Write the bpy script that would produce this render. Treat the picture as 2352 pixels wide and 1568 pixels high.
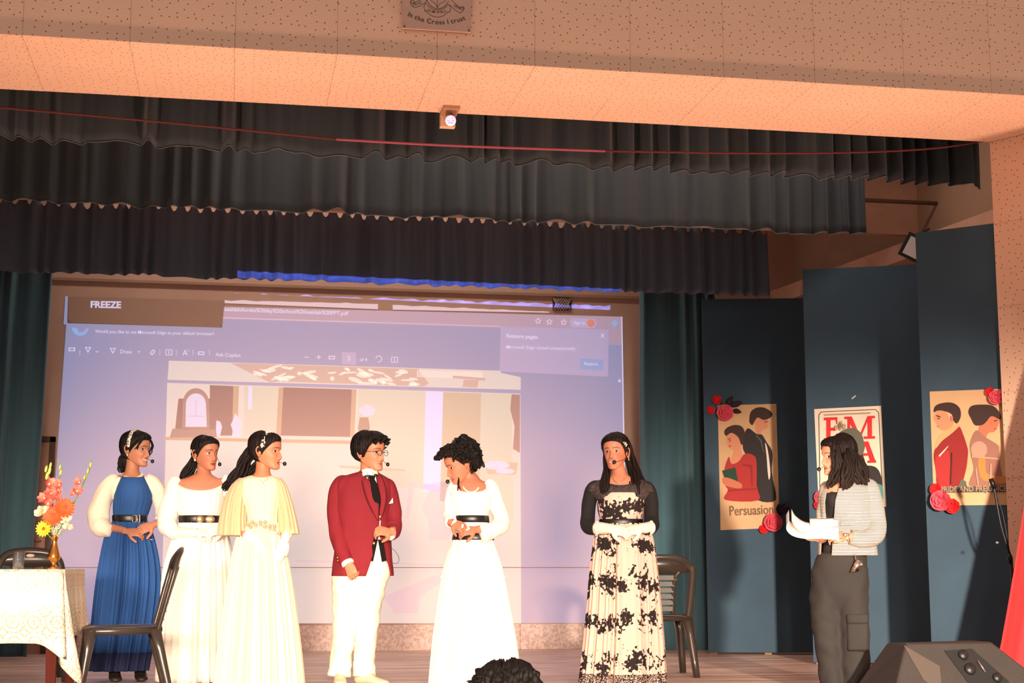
import bpy, math, random
import numpy as np
from mathutils import Vector, Matrix, noise
rng = random.Random(7)
SC = bpy.context.scene
COL = SC.collection
for _o in list(bpy.data.objects): bpy.data.objects.remove(_o)
PI = math.pi
def R(d): return math.radians(d)
def lin(c):
    return tuple(((v/255/12.92) if v/255 <= .04045 else ((v/255+.055)/1.055)**2.4) for v in c)

# ------------------------------------------------------------------ camera
EYE = 0.76; FPX = 3500.0; YAW = R(10.4); PITCH = math.atan((1304-784)/FPX)
cam_d = bpy.data.cameras.new('camera'); cam = bpy.data.objects.new('camera', cam_d); COL.objects.link(cam)
cam.location = (0, 0, EYE); cam.rotation_euler = (PI/2+PITCH, 0, -YAW)
cam_d.sensor_width = 36; cam_d.lens = FPX/2352*36; cam_d.clip_start = .05; cam_d.clip_end = 100
SC.camera = cam
# ------------------------------------------------------------------ world, lights, exposure
wd = bpy.data.worlds.new('world'); SC.world = wd; wd.use_nodes = True
wd.node_tree.nodes['Background'].inputs[0].default_value = (1.0, .77, .66, 1)
wd.node_tree.nodes['Background'].inputs[1].default_value = .60
SC.view_settings.view_transform = 'Standard'; SC.view_settings.look = 'None'
SC.view_settings.exposure = 0.0; SC.view_settings.gamma = 1.0; SC.view_settings.use_curve_mapping = False
def spot(name, loc, tgt, power, deg, blend, rad, col):
    l = bpy.data.lights.new(name, 'SPOT'); l.energy = power; l.spot_size = R(deg); l.spot_blend = blend
    l.shadow_soft_size = rad; l.color = col
    o = bpy.data.objects.new(name, l); COL.objects.link(o); o.location = loc
    o.rotation_euler = (Vector(tgt)-Vector(loc)).to_track_quat('-Z', 'Y').to_euler(); return o
WARM = (1.0, .78, .60)
# stage floods hung in the hall, aimed at the front of the stage floor
spot('stage_flood', (-2.7, -.6, 1.55), (-.4, 11.5, -.15), 4200, 29, 1.0, .45, WARM)
spot('stage_flood', (-.5, -.6, 1.55), (.3, 11.5, -.1), 5700, 29, 1.0, .7, WARM)
spot('stage_flood', (1.2, -.6, 1.55), (2.4, 11.5, -.1), 5700, 29, 1.0, .7, WARM)
spot('stage_flood', (2.9, -.6, 1.6), (5.5, 12.6, -.1), 13500, 25, 1.0, .16, WARM)
# unseen dim fill lights added under the stage ceiling, behind and before the cross beam
def area(name, loc, sx, sy, power, col):
    l = bpy.data.lights.new(name, 'AREA'); l.shape = 'RECTANGLE'; l.size = sx; l.size_y = sy; l.energy = power; l.color = col
    o = bpy.data.objects.new(name, l); COL.objects.link(o); o.location = loc; return o
area('stage_fill_light', (0.9, 13.5, 4.62), 4.5, .25, 40, (1.0, .80, .70))
area('stage_fill_light', (2.6, 11.0, 4.66), 5.5, .2, 42, (1.0, .78, .66))

# ------------------------------------------------------------------ picture geometry helpers (pixel -> point in the place)
C0 = np.array([0, 0, EYE]); Zv = np.array([0, 0, 1.0])
FH = np.array([math.sin(YAW), math.cos(YAW), 0]); RT = np.array([math.cos(YAW), -math.sin(YAW), 0])
FW = FH*math.cos(PITCH)+Zv*math.sin(PITCH); UPV = -FH*math.sin(PITCH)+Zv*math.cos(PITCH)
def ray(x, y): return FW+RT*(x-1176)/FPX-UPV*(y-784)/FPX
def at_y(x, y, Y): d = ray(x, y); return C0+d*(Y/d[1])
def at_z(x, y, z): d = ray(x, y); return C0+d*((z-EYE)/d[2])
def hit(x, y, p0, n):
    d = ray(x, y); n = np.array(n, float); return C0+d*(np.dot(np.array(p0)-C0, n)/np.dot(d, n))

# ------------------------------------------------------------------ object helpers
WM = {}
def tag(o, label=None, cat=None, group=None, kind=None):
    if label: o['label'] = label
    if cat: o['category'] = cat
    if group: o['group'] = group
    if kind: o['kind'] = kind
    return o
def thing(name, label, cat, loc, rotz=0, group=None, kind=None):
    o = bpy.data.objects.new(name, None); COL.objects.link(o)
    o.location = [float(v) for v in loc]; o.rotation_euler = (0, 0, rotz); o.empty_display_size = .1
    WM[o.name] = Matrix.Translation([float(v) for v in loc]) @ Matrix.Rotation(rotz, 4, 'Z')
    return tag(o, label, cat, group, kind)
def obj(name, vf, mat, parent=None, smooth=True, origin=None, mats=None, midx=None, col=None, label=None):
    """vf = (verts, faces) in world space; one mesh object, placed under parent or with its own origin"""
    v = np.array(vf[0], dtype=float).reshape(-1, 3); f = vf[1]
    if parent is not None:
        Mi = np.array(WM[parent.name].inverted()); v = v @ Mi[:3, :3].T + Mi[:3, 3]; Mw = WM[parent.name]
    else:
        if origin is None:
            lo, hi = v.min(0), v.max(0); origin = ((lo[0]+hi[0])/2, (lo[1]+hi[1])/2, lo[2])
        origin = np.array([float(q) for q in origin]); v = v-origin
    me = bpy.data.meshes.new(name); me.from_pydata(v.tolist(), [], [list(map(int, q)) for q in f])
    for m in (mats or [mat]): me.materials.append(m)
    if midx is not None: me.polygons.foreach_set('material_index', list(map(int, midx)))
    me.polygons.foreach_set('use_smooth', [bool(smooth)]*len(me.polygons))
    if col is not None:
        a = me.color_attributes.new('Col', 'FLOAT_COLOR', 'POINT')
        c = np.ones((len(v), 4)); c[:, :3] = col; a.data.foreach_set('color', c.ravel())
    me.update()
    o = bpy.data.objects.new(name, me); COL.objects.link(o)
    if parent is not None: o.parent = parent; WM[o.name] = Mw
    else: o.location = origin.tolist(); WM[o.name] = Matrix.Translation(origin.tolist())
    if label: o['label'] = label
    return o
def join(parts):
    V = []; F = []; n = 0
    for v, f in parts:
        v = np.array(v, float).reshape(-1, 3); V.append(v); F += [[i+n for i in q] for q in f]; n += len(v)
    return np.vstack(V), F
def joinm(parts):
    """parts: (vf, material index) -> vf, midx"""
    mi = []
    for vf, k in parts: mi += [k]*len(vf[1])
    return join([p[0] for p in parts]), mi
def loft(rings, closed=True, cap0=False, cap1=False):
    r = np.array(rings, float); m, n = r.shape[:2]; F = []
    for i in range(m-1):
        for j in range(n if closed else n-1):
            k = (j+1) % n; F.append([i*n+j, i*n+k, (i+1)*n+k, (i+1)*n+j])
    if cap0: F.append(list(range(n-1, -1, -1)))
    if cap1: F.append([(m-1)*n+j for j in range(n)])
    return r.reshape(-1, 3), F
def cr(rows, sub):
    """Catmull-Rom through rows of numbers"""
    a = np.array(rows, float)
    if sub <= 1: return a
    p = np.vstack([2*a[0]-a[1], a, 2*a[-1]-a[-2]]); out = []
    for i in range(1, len(p)-2):
        for k in range(sub):
            t = k/sub
            out.append(.5*((2*p[i])+(-p[i-1]+p[i+1])*t+(2*p[i-1]-5*p[i]+4*p[i+1]-p[i+2])*t*t+(-p[i-1]+3*p[i]-3*p[i+1]+p[i+2])*t**3))
    out.append(a[-1]); return np.array(out)
def unit(v): v = np.array(v, float); return v/(np.linalg.norm(v)+1e-12)
def tube(pts, rad, n=10, sub=1, flat=1.0, ref=None, cap=True, wr=0, seed=0, wf=9.0):
    """swept tube; flat scales the second axis; wr = wrinkle share"""
    pts = np.array(pts, float); rad = np.array(rad, float)
    if rad.ndim == 0: rad = np.full(len(pts), float(rad))
    q = cr(np.hstack([pts, rad[:, None]]), sub); pts = q[:, :3]; rad = np.abs(q[:, 3])
    T = np.gradient(pts, axis=0); T = np.array([unit(t) for t in T])
    up = np.array(ref if ref is not None else (0, 0, 1.0), float)
    if ref is None and abs(np.dot(T[0], up)) > .9: up = np.array([0, 1.0, 0])
    a = unit(np.cross(up, T[0])); rings = []
    for i in range(len(pts)):
        if ref is not None: a = unit(np.cross(up, T[i]))
        else: a = unit(a-T[i]*np.dot(a, T[i]))
        b = np.cross(T[i], a); ring = []
        for j in range(n):
            th = 2*PI*j/n; rr = rad[i]
            if wr: rr *= 1+wr*(noise.noise((i*wf/len(pts)*1.0+seed*7.1, math.cos(th)*1.3, math.sin(th)*1.3+seed))*1.6)
            ring.append(pts[i]+a*math.cos(th)*rr+b*math.sin(th)*rr*flat)
        rings.append(ring)
    return loft(rings, True, cap, cap)
def box(x0, x1, y0, y1, z0, z1):
    v = [(x, y, z) for x in (x0, x1) for y in (y0, y1) for z in (z0, z1)]
    return v, [[0, 1, 3, 2], [4, 6, 7, 5], [0, 4, 5, 1], [2, 3, 7, 6], [0, 2, 6, 4], [1, 5, 7, 3]]
def obox(c, ax, ay, az):
    """box from centre and three half-axis vectors"""
    c = np.array(c, float); ax, ay, az = [np.array(q, float) for q in (ax, ay, az)]
    v = [c+ax*i+ay*j+az*k for i in (-1, 1) for j in (-1, 1) for k in (-1, 1)]
    return v, [[0, 1, 3, 2], [4, 6, 7, 5], [0, 4, 5, 1], [2, 3, 7, 6], [0, 2, 6, 4], [1, 5, 7, 3]]
def lathe(prof, c, n=24, axis=None):
    c = np.array(c, float); rings = []
    if axis is None: A, B, D = np.array([1., 0, 0]), np.array([0, 1., 0]), Zv
    else:
        D = unit(axis); A = unit(np.cross(D, (0, 0, 1) if abs(D[2]) < .9 else (1, 0, 0))); B = np.cross(D, A)
    for r, h in prof: rings.append([c+A*math.cos(2*PI*j/n)*r+B*math.sin(2*PI*j/n)*r+D*h for j in range(n)])
    return loft(rings, True, True, True)
def ell(c, ax, ay, az, nu=16, nv=10):
    c = np.array(c, float); rings = []
    for i in range(nv+1):
        ph = -PI/2+PI*i/nv; s = max(math.cos(ph), 1e-3)
        rings.append([c+np.array(ax)*math.cos(2*PI*j/nu)*s+np.array(ay)*math.sin(2*PI*j/nu)*s+np.array(az)*math.sin(ph) for j in range(nu)])
    return loft(rings, True, True, True)
def prism(poly, depth_vec):
    p = np.array(poly, float); n = len(p); q = p+np.array(depth_vec, float)
    return np.vstack([p, q]), [list(range(n)), list(range(2*n-1, n-1, -1))]+[[i, i+n, (i+1) % n+n, (i+1) % n] for i in range(n)]
def remesh(vf, voxel, it=3):
    me = bpy.data.meshes.new('t'); me.from_pydata(np.array(vf[0]).tolist(), [], [list(map(int, q)) for q in vf[1]])
    o = bpy.data.objects.new('t', me); COL.objects.link(o)
    m = o.modifiers.new('r', 'REMESH'); m.mode = 'VOXEL'; m.voxel_size = voxel
    s = o.modifiers.new('s', 'SMOOTH'); s.factor = .5; s.iterations = it
    dg = bpy.context.evaluated_depsgraph_get(); e = o.evaluated_get(dg); m2 = e.to_mesh()
    v = np.empty(len(m2.vertices)*3); m2.vertices.foreach_get('co', v); f = [list(p.vertices) for p in m2.polygons]
    e.to_mesh_clear(); bpy.data.objects.remove(o); bpy.data.meshes.remove(me)
    return v.reshape(-1, 3), f
def text_vf(s, size=1.0, bold=0.0):
    """flat letters in the xy plane, starting at x = 0, baseline y = 0; returns vf and advance"""
    c = bpy.data.curves.new('t', 'FONT'); c.body = s; c.size = size; c.offset = bold; c.resolution_u = 3
    o = bpy.data.objects.new('t', c); COL.objects.link(o)
    dg = bpy.context.evaluated_depsgraph_get(); e = o.evaluated_get(dg); m = e.to_mesh()
    v = np.array([q.co[:] for q in m.vertices]).reshape(-1, 3); f = [list(p.vertices) for p in m.polygons]
    e.to_mesh_clear(); bpy.data.objects.remove(o); bpy.data.curves.remove(c)
    return v, f

# ------------------------------------------------------------------ materials
MATS = {}
def M(name, col, rough=.65, metal=0.0, var=0.0, vs=6.0, bump=0.0, bs=80.0, stretch=(1, 1, 1), emit=None, es=0.0, coat=0.0, trans=0.0, ior=1.45, sheen=0.0, col2=None, spec=.5):
    m = bpy.data.materials.new(name); m.use_nodes = True; nt = m.node_tree; b = nt.nodes['Principled BSDF']
    c = lin(col); b.inputs['Base Color'].default_value = (*c, 1); b.inputs['Roughness'].default_value = rough
    b.inputs['Metallic'].default_value = metal; b.inputs['Specular IOR Level'].default_value = spec
    if coat: b.inputs['Coat Weight'].default_value = coat
    if trans: b.inputs['Transmission Weight'].default_value = trans; b.inputs['IOR'].default_value = ior
    if sheen: b.inputs['Sheen Weight'].default_value = sheen
    if emit: b.inputs['Emission Color'].default_value = (*lin(emit), 1); b.inputs['Emission Strength'].default_value = es
    if var or bump:
        tc = nt.nodes.new('ShaderNodeTexCoord'); mp = nt.nodes.new('ShaderNodeMapping'); mp.inputs['Scale'].default_value = stretch
        nt.links.new(tc.outputs['Object'], mp.inputs['Vector'])
    if var:
        n = nt.nodes.new('ShaderNodeTexNoise'); n.inputs['Scale'].default_value = vs; n.inputs['Detail'].default_value = 5
        nt.links.new(mp.outputs[0], n.inputs['Vector'])
        rp = nt.nodes.new('ShaderNodeValToRGB'); nt.links.new(n.outputs['Fac'], rp.inputs['Fac'])
        c2 = lin(col2) if col2 else tuple(max(0, q*(1-var)) for q in c); c1 = c if col2 else tuple(min(1, q*(1+var*.6)) for q in c)
        rp.color_ramp.elements[0].position = .36; rp.color_ramp.elements[0].color = (*c2, 1)
        rp.color_ramp.elements[1].position = .64; rp.color_ramp.elements[1].color = (*c1, 1)
        nt.links.new(rp.outputs[0], b.inputs['Base Color'])
    if bump:
        n2 = nt.nodes.new('ShaderNodeTexNoise'); n2.inputs['Scale'].default_value = bs; n2.inputs['Detail'].default_value = 3
        nt.links.new(mp.outputs[0], n2.inputs['Vector'])
        bp = nt.nodes.new('ShaderNodeBump'); bp.inputs['Strength'].default_value = bump; bp.inputs['Distance'].default_value = .01
        nt.links.new(n2.outputs['Fac'], bp.inputs['Height']); nt.links.new(bp.outputs[0], b.inputs['Normal'])
    MATS[name] = m; return m
def nd(m, t): return m.node_tree.nodes.new(t)
def lk(m, a, b): m.node_tree.links.new(a, b)
def mnode(m, op, a, b=None, c=None):
    n = nd(m, 'ShaderNodeMath'); n.operation = op
    for i, v in enumerate((a, b, c)):
        if v is None: continue
        if isinstance(v, (int, float)): n.inputs[i].default_value = v
        else: lk(m, v, n.inputs[i])
    return n.outputs[0]
def mixc(m, fac, c1, c2):
    n = nd(m, 'ShaderNodeMix'); n.data_type = 'RGBA'
    if isinstance(fac, (int, float)): n.inputs[0].default_value = fac
    else: lk(m, fac, n.inputs[0])
    for i, v in ((6, c1), (7, c2)):
        if isinstance(v, tuple): n.inputs[i].default_value = (*v[:3], 1)
        else: lk(m, v, n.inputs[i])
    return n.outputs[2]
def base(m): return m.node_tree.nodes['Principled BSDF'].inputs['Base Color']
# ================================================================== the setting
TILE = M('acoustic_tile', (226, 186, 160), .85, bump=.15, bs=120)
def perforate(m, col):
    tc = nd(m, 'ShaderNodeTexCoord'); vo = nd(m, 'ShaderNodeTexVoronoi'); vo.voronoi_dimensions = '2D'
    vo.inputs['Scale'].default_value = 19; vo.inputs['Randomness'].default_value = .75; lk(m, tc.outputs['Object'], vo.inputs['Vector'])
    f = mnode(m, 'LESS_THAN', vo.outputs['Distance'], .085)
    ns = nd(m, 'ShaderNodeTexNoise'); ns.inputs['Scale'].default_value = 2.0; lk(m, tc.outputs['Object'], ns.inputs['Vector'])
    c = mixc(m, ns.outputs['Fac'], lin((220, 180, 154)), lin((232, 192, 166)))
    lk(m, mixc(m, f, c, lin(col)), base(m))
perforate(TILE, (140, 96, 64))
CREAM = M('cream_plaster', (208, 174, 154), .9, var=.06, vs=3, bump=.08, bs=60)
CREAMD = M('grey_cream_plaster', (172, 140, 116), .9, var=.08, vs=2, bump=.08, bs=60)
CONC = M('painted_concrete', (206, 160, 136), .9, var=.10, vs=2.5, bump=.1, bs=40)
STRUCT = dict(kind='structure')
YF, YR, ZS = 8.75, 9.80, 3.775        # proscenium front and rear, soffit height
YW = 14.46                             # back wall
PX = at_y(2276, 400, YR)[0]            # right opening edge
# ---- stage floor
FLOOR = M('stage_floor_boards', (236, 206, 190), .42, var=.3, vs=3.0, stretch=(.55, 3.2, 1), bump=.05, bs=30, col2=(184, 150, 132))
tag(obj('floor', box(-4.6, 8.6, 8.15, 14.6, -.12, 0), FLOOR, smooth=False), kind='structure')
tag(obj('wall_stage_front', box(-6, 9.5, 8.2, 8.4, -.75, -.12), M('stage_front_paint', (120, 84, 62), .7, var=.1), smooth=False), kind='structure')
tag(obj('floor_hall', box(-7, 10, -3, 8.4, -.9, -.75), M('hall_floor_terrazzo', (128, 104, 88), .5, var=.2, vs=30), smooth=False), kind='structure')
# ---- back wall, skirting, moulding
wall_back = tag(obj('wall_back', box(-4.6, 7.6, YW, YW+.2, 0, 4.7), CREAM, smooth=False), kind='structure')
GRAN = M('speckled_granite', (250, 230, 224), .55, var=.25, vs=38, col2=(216, 184, 174))
x0 = -4.6
nsk = 14; wsk = 11.4/nsk
bb = thing('baseboard_back', None, None, (1.1, YW-.01, 0), kind='structure')
for i in range(nsk):
    obj('granite_slab', box(x0+i*wsk+.0015, x0+(i+1)*wsk-.0015, YW-.028, YW-.001, 0, .235), GRAN, bb, smooth=False)
tag(obj('trim_1', box(-4.6, 7.6, YW-.035, YW, 3.40, 3.425), CREAMD, smooth=False), kind='structure')
tag(obj('trim_2', box(-4.6, 7.6, YW-.02, YW, 3.425, 3.47), CREAM, smooth=False), kind='structure')
zd = at_y(1200, 1303, YW)[2]
tag(obj('trim_3', box(-1.6, 3.85, YW-.019, YW, zd-.003, zd+.003), CREAMD, smooth=False), kind='structure')
# ---- cross beam above the stage
tag(obj('beam_cross', box(-4.6, 8.0, 12.2, 12.27, 3.640, 4.7), CONC, smooth=False), kind='structure')
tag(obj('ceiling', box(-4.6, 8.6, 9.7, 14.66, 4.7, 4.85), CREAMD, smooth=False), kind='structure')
# ---- right wall, splayed, with the ledge beam that runs along it
la = at_y(1769, 669, YW); zb = la[2]
lb = at_z(2277, 482, zb); ld = unit((lb-la)[:2].tolist()+[0]); ln = np.array([ld[1], -ld[0], 0.0])
if ln[0] < 0: ln = -ln
l1 = lb-ld*-0.6
lh = zb-at_y(1780, 684, YW)[2]
lb2 = at_z(2278, 509, 1)  # only for reference of thickness
tag(obj('beam_side', obox((la+l1)/2+ln*.125-Zv*.075, (l1-la)/2, ln*.125, Zv*.075), CONC, smooth=False), kind='structure')
wa, wb_ = la+ln*.25, l1+ln*.25
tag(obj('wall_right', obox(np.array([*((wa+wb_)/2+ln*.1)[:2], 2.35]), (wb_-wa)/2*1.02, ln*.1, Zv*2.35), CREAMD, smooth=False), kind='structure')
# ---- proscenium: backing walls + perforated tiles
def tile_mesh(w, h, name):
    v, f = [], []
    a, b, t, c = w/2-.0006, h/2-.0006, .006, .0012
    vv = np.array([(-a, -b, 0), (a, -b, 0), (a, b, 0), (-a, b, 0), (-a, -b, t-c), (a, -b, t-c), (a, b, t-c), (-a, b, t-c), (-a+c, -b+c, t), (a-c, -b+c, t), (a-c, b-c, t), (-a+c, b-c, t)])
    ff = [[4, 5, 9, 8], [5, 6, 10, 9], [6, 7, 11, 10], [7, 4, 8, 11], [8, 9, 10, 11], [0, 1, 5, 4], [1, 2, 6, 5], [2, 3, 7, 6], [3, 0, 4, 7]]
    me = bpy.data.meshes.new(name); me.from_pydata(vv.tolist(), [], ff); me.materials.append(TILE); me.update(); return me
def lay(parent, me, c, ux, uy, n):
    o = bpy.data.objects.new('tile', me); COL.objects.link(o); o.parent = parent
    m = Matrix(((ux[0], uy[0], n[0], c[0]), (ux[1], uy[1], n[1], c[1]), (ux[2], uy[2], n[2], c[2]), (0, 0, 0, 1)))
    k = rng.uniform(-.0008, .0008)
    o.matrix_local = WM[parent.name].inverted() @ (Matrix.Translation([n[i]*k for i in range(3)]) @ m)
wf = tag(obj('wall_fascia', box(-5.5, 9.0, YF+.02, YF+.2, ZS+.01, 7.0), CREAM, smooth=False), kind='structure')
t60 = tile_mesh(.6, .6, 'tile60'); tx0 = at_y(1005, 130, YF)[0]
for i in range(-8, 12):
    for j in range(4):
        lay(wf, t60, (tx0+.6*i+.3, YF+.02, ZS+.6*j+.3+.001), (1, 0, 0), (0, 0, 1), (0, -1, 0))
ws = tag(obj('soffit_proscenium', box(-5.5, 9.0, YF+.02, YR, ZS+.008, ZS+.2), CREAM, smooth=False), kind='structure')
t52 = tile_mesh(.6, (YR-YF)/2, 'tile52')
for i in range(-8, 12):
    for j in range(2):
        lay(ws, t52, (tx0+.6*i+.3, YF+(YR-YF)/4*(1+2*j), ZS+.008), (1, 0, 0), (0, -1, 0), (0, 0, -1))
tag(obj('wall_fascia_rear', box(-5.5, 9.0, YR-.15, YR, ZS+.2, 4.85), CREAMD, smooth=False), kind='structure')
p1 = at_y(2281, 439, YR); p2 = at_z(2352, 424, p1[2]); pd = unit([p2[0]-p1[0], p2[1]-p1[1], 0])
pn = np.array([pd[1], -pd[0], 0.0]);  pn = pn if pn[0] < 0 else -pn
PA = np.array([PX, YR, 0]); PLEN = 2.4
def pillar(name, A, d, n):
    o = tag(obj(name, obox(A+d*PLEN/2-n*.15+Zv*1.9, d*PLEN/2, n*.142, Zv*2.2), CREAM, smooth=False), kind='structure')
    for i in range(4):
        for j in range(7):
            lay(o, t60, A+d*(.6*i+.3)-n*.008+Zv*(ZS-.3-.6*j), d, np.cross(n, d), n)
    return o
pillar('wall_proscenium_right', PA, pd, pn)
PLX = -3.6
pillar('wall_proscenium_left', np.array([PLX, YR, 0]), np.array([-pd[0], pd[1], 0]), np.array([-pn[0], pn[1], 0]))
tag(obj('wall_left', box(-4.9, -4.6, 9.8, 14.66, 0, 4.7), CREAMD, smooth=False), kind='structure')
# ---- door partly behind the left curtain
WOODD = M('door_paint', (196, 150, 126), .6, var=.08); WOODF = M('door_frame_dark', (92, 58, 46), .6, var=.15)
d0 = at_y(72, 1004, YW-.02); d1 = at_y(128, 1004, YW-.02); dw = .82
door = thing('door_1', None, None, (d1[0]-dw/2, YW-.03, 0), kind='structure')
obj('door_leaf', box(d1[0]-dw+.05, d1[0]-.05, YW-.04, YW-.002, .0, d1[2]-.05), WOODD, door, smooth=False)
for q in ((d1[0]-.045, d1[0]), (d1[0]-dw, d1[0]-dw+.045)): obj('door_frame', box(q[0], q[1], YW-.055, YW-.001, 0, d1[2]), WOODF, door, smooth=False)
obj('door_frame', box(d1[0]-dw, d1[0], YW-.055, YW-.001, d1[2]-.045, d1[2]+.005), WOODF, door, smooth=False)
for z0, z1 in ((.12, .85), (1.0, d1[2]-.18)): obj('door_panel', box(d1[0]-dw+.17, d1[0]-.17, YW-.048, YW-.035, z0, z1), WOODD, door, smooth=False)
h = d1[0]-.09; obj('door_handle', tube([(h, YW-.04, 1.0), (h, YW-.09, 1.0), (h-.1, YW-.09, 1.0)], .009), M('door_brass', (170, 130, 70), .3, 1), door)

# ================================================================== curtains and valances
VAL = M('grey_green_drape', (58, 66, 73), .95, var=.12, vs=3, stretch=(4, 4, .25), bump=.2, bs=220, sheen=.15)
VAL2 = M('slate_drape', (80, 90, 108), .95, var=.12, vs=3, stretch=(4, 4, .25), bump=.2, bs=220, sheen=.15)
HEM = M('hem_thread', (112, 116, 116), .9)
TEAL = M('teal_blue_curtain', (62, 96, 108), .9, var=.16, vs=3, stretch=(5, 5, .2), bump=.15, bs=200, sheen=.2)
def pleats(x0, x1, lo, hi, seed, dlo, dhi):
    """irregular folds: list of (x, depth) samples"""
    r = random.Random(seed); xs = []; x = x0
    while x < x1:
        w = r.uniform(lo, hi) if r.random() < .75 else r.uniform(hi, hi*2.2)
        a = r.uniform(dlo, dhi)*min(1.0, .35+.65*(hi/w)); xs.append((x, w, a)); x += w
    def fy(x):
        for (p, w, a) in xs:
            if p <= x < p+w:
                t = (x-p)/w; return a*(.5-.5*math.cos(2*PI*t))**.7
        return 0.0
    return fy
def valance(name, label, x0, x1, Y, z0, z1, seed, mat, lo, hi, d, group, top_scallop=None, hem=True, wob=.012, swing=0.0):
    fy = pleats(x0, x1, lo, hi, seed, d*.5, d); fy2 = pleats(x0, x1, lo*.7, hi*.8, seed+5, d*.15, d*.4)
    nx = int((x1-x0)/.011); nz = 14; rings = []
    for i in range(nx+1):
        x = x0+(x1-x0)*i/nx; row = []
        zb_ = z0+wob*(noise.noise((x*2.1, seed, 0))+.7*noise.noise((x*6.3, seed, 3)))
        zt = z1
        if top_scallop:
            zt = z1-top_scallop*max(0, noise.noise((x*2.0, seed, 9))*.4+math.sin(x*2*PI/.115+1.5*noise.noise((x*3, 0, seed))))**.55 if math.sin(x*2*PI/.115+1.5*noise.noise((x*3, 0, seed))) > -.1+.3*noise.noise((x*2, 4, seed)) and (noise.noise((x*2.0, seed, 9))*.4+math.sin(x*2*PI/.115+1.5*noise.noise((x*3, 0, seed)))) > 0 else z1
        for k in range(nz+1):
            t = k/nz; z = zt+(zb_-zt)*t
            dep = (fy(x)*(.55+.45*t)+fy2(x)*(1-.6*t))
            xx = x+.02*noise.noise((x*4, z*1.2, seed))*t
            row.append((xx, Y-dep-swing*t, z))
        rings.append(row)
    v, f = loft(rings, False)
    o = tag(obj(name, (v, f), mat), label, 'curtain', group)
    s = o.modifiers.new('thickness', 'SOLIDIFY'); s.thickness = .004
    if hem:
        bot = [r[-1] for r in rings]
        obj('hem', loft([[(p[0], p[1]-.003, p[2]-.003), (p[0], p[1]-.003, p[2]+.004), (p[0], p[1]+.003, p[2]+.001)] for p in bot]), HEM, o)
    return o
G = 'stage curtains'
valance('front_valance', 'long dark grey pleated valance nearest the proscenium, behind the red rope', -4.2, 5.50, 10.40, 3.60, 4.6, 3, VAL, .09, .20, .18, G, wob=.03)
valance('middle_valance', 'dark grey pleated valance between the front one and the lowest one', -4.2, 5.09, 11.60, 3.468, 4.6, 14, VAL, .09, .22, .13, G, wob=.03)
valance('rear_valance', 'lowest dark slate valance with gathered scalloped top and projector light on its hem', -4.2, 4.66, 12.80, 3.155, 3.775, 22, VAL2, .08, .16, .11, G, top_scallop=.062, hem=False, wob=.018)
RAIL = M('rail_steel', (120, 96, 80), .5, .6)
def pipe(name, label, a, b, r, cat='pipe'): return tag(obj(name, tube([a, b], r, 10), RAIL), label, cat)
pipe('curtain_rail', 'steel rail carrying the lowest valance', (-4.55, 12.83, 3.79), (4.75, 12.83, 3.79), .012, 'rail')
pipe('curtain_rail', 'steel rail carrying the middle valance', (-4.55, 11.62, 4.6), (6.05, 11.62, 4.6), .016, 'rail')
pipe('curtain_rail', 'steel rail carrying the front valance', (-4.55, 10.42, 4.61), (6.05, 10.42, 4.61), .016, 'rail')
def drape(name, label, xa, xb, Y, z0, z1, seed, mat, lo, hi, d, lean=0.0, group=None, cat='curtain'):
    fy = pleats(xa, xb, lo, hi, seed, d*.4, d); nx = int((xb-xa)/.008); nz = 30; rings = []
    for i in range(nx+1):
        x = xa+(xb-xa)*i/nx; row = []
        for k in range(nz+1):
            t = k/nz; z = z1+(z0-z1)*t
            row.append((x+lean*t*(i/nx if lean < 0 else i/nx)+.015*noise.noise((x*3, z*.8, seed)), Y-fy(x)*(.8+.2*t)-.02*noise.noise((x*2, z*.7, seed+2)), z))
        rings.append(row)
    o = tag(obj(name, loft(rings, False), mat), label, cat, group)
    s = o.modifiers.new('thickness', 'SOLIDIFY'); s.thickness = .004; return o
YC = 13.75
xl_t = at_y(122, 640, YC)[0]; xl_b = at_y(72, 1290, YC)[0]
drape('side_curtain', 'teal pleated curtain left of the projected picture, beside the door', -3.6, xl_t, YC, .015, 3.6, 31, TEAL, .05, .11, .07, lean=xl_b-xl_t, group=G)
xr0 = at_y(1466, 700, YC)[0]; xr1 = at_y(1650, 1300, YC)[0]
drape('side_curtain', 'teal pleated curtain right of the projected picture, behind the plastic chair', xr0, xr1, YC, .015, 3.6, 37, TEAL, .06, .16, .09, lean=.05, group=G)
pipe('curtain_rail', 'steel rail carrying the teal side curtains', (-4.5, YC+.01, 3.615), (5.0, YC+.01, 3.615), .012, 'rail')

# ================================================================== blue stage flats on the right
FLAT = M('blue_cloth_panel', (54, 78, 96), .9, var=.08, vs=3, bump=.15, bs=240)
HP = 3.2
def panel(label, ptl, ptr, H=HP):
    a = at_z(*ptl, H); b = at_z(*ptr, H); a[2] = b[2] = 0; d = unit(b-a); n = np.array([d[1], -d[0], 0.0])
    if n[1] > 0: n = -n
    t = thing('stage_flat', label, 'panel', (a+b)/2, math.atan2(d[1], d[0]), 'blue stage flats')
    obj('cloth_face', obox((a+b)/2+Zv*(H/2+.01)-n*.02, (b-a)/2, n*.02, Zv*(H/2-.01)), FLAT, t, smooth=False)
    for q in (a+d*.05, b-d*.05, (a+b)/2): obj('stile', obox(q-n*.06+Zv*H/2, d*.03, n*.0195, Zv*H/2), M_WOOD, t, smooth=False)
    for z in (.06, H*.5, H-.06): obj('rail', obox((a+b)/2-n*.0985+Zv*z, (b-a)/2*.98, n*.018, Zv*.035), M_WOOD, t, smooth=False)
    return a, d, n, t
M_WOOD = M('raw_timber', (150, 112, 78), .8, var=.25, vs=3, stretch=(8, 8, .6))
FL1 = panel('nearest blue stage flat, beside the right pillar, with the red-coat couple poster', (2102, 535), (2345, 505))
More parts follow.
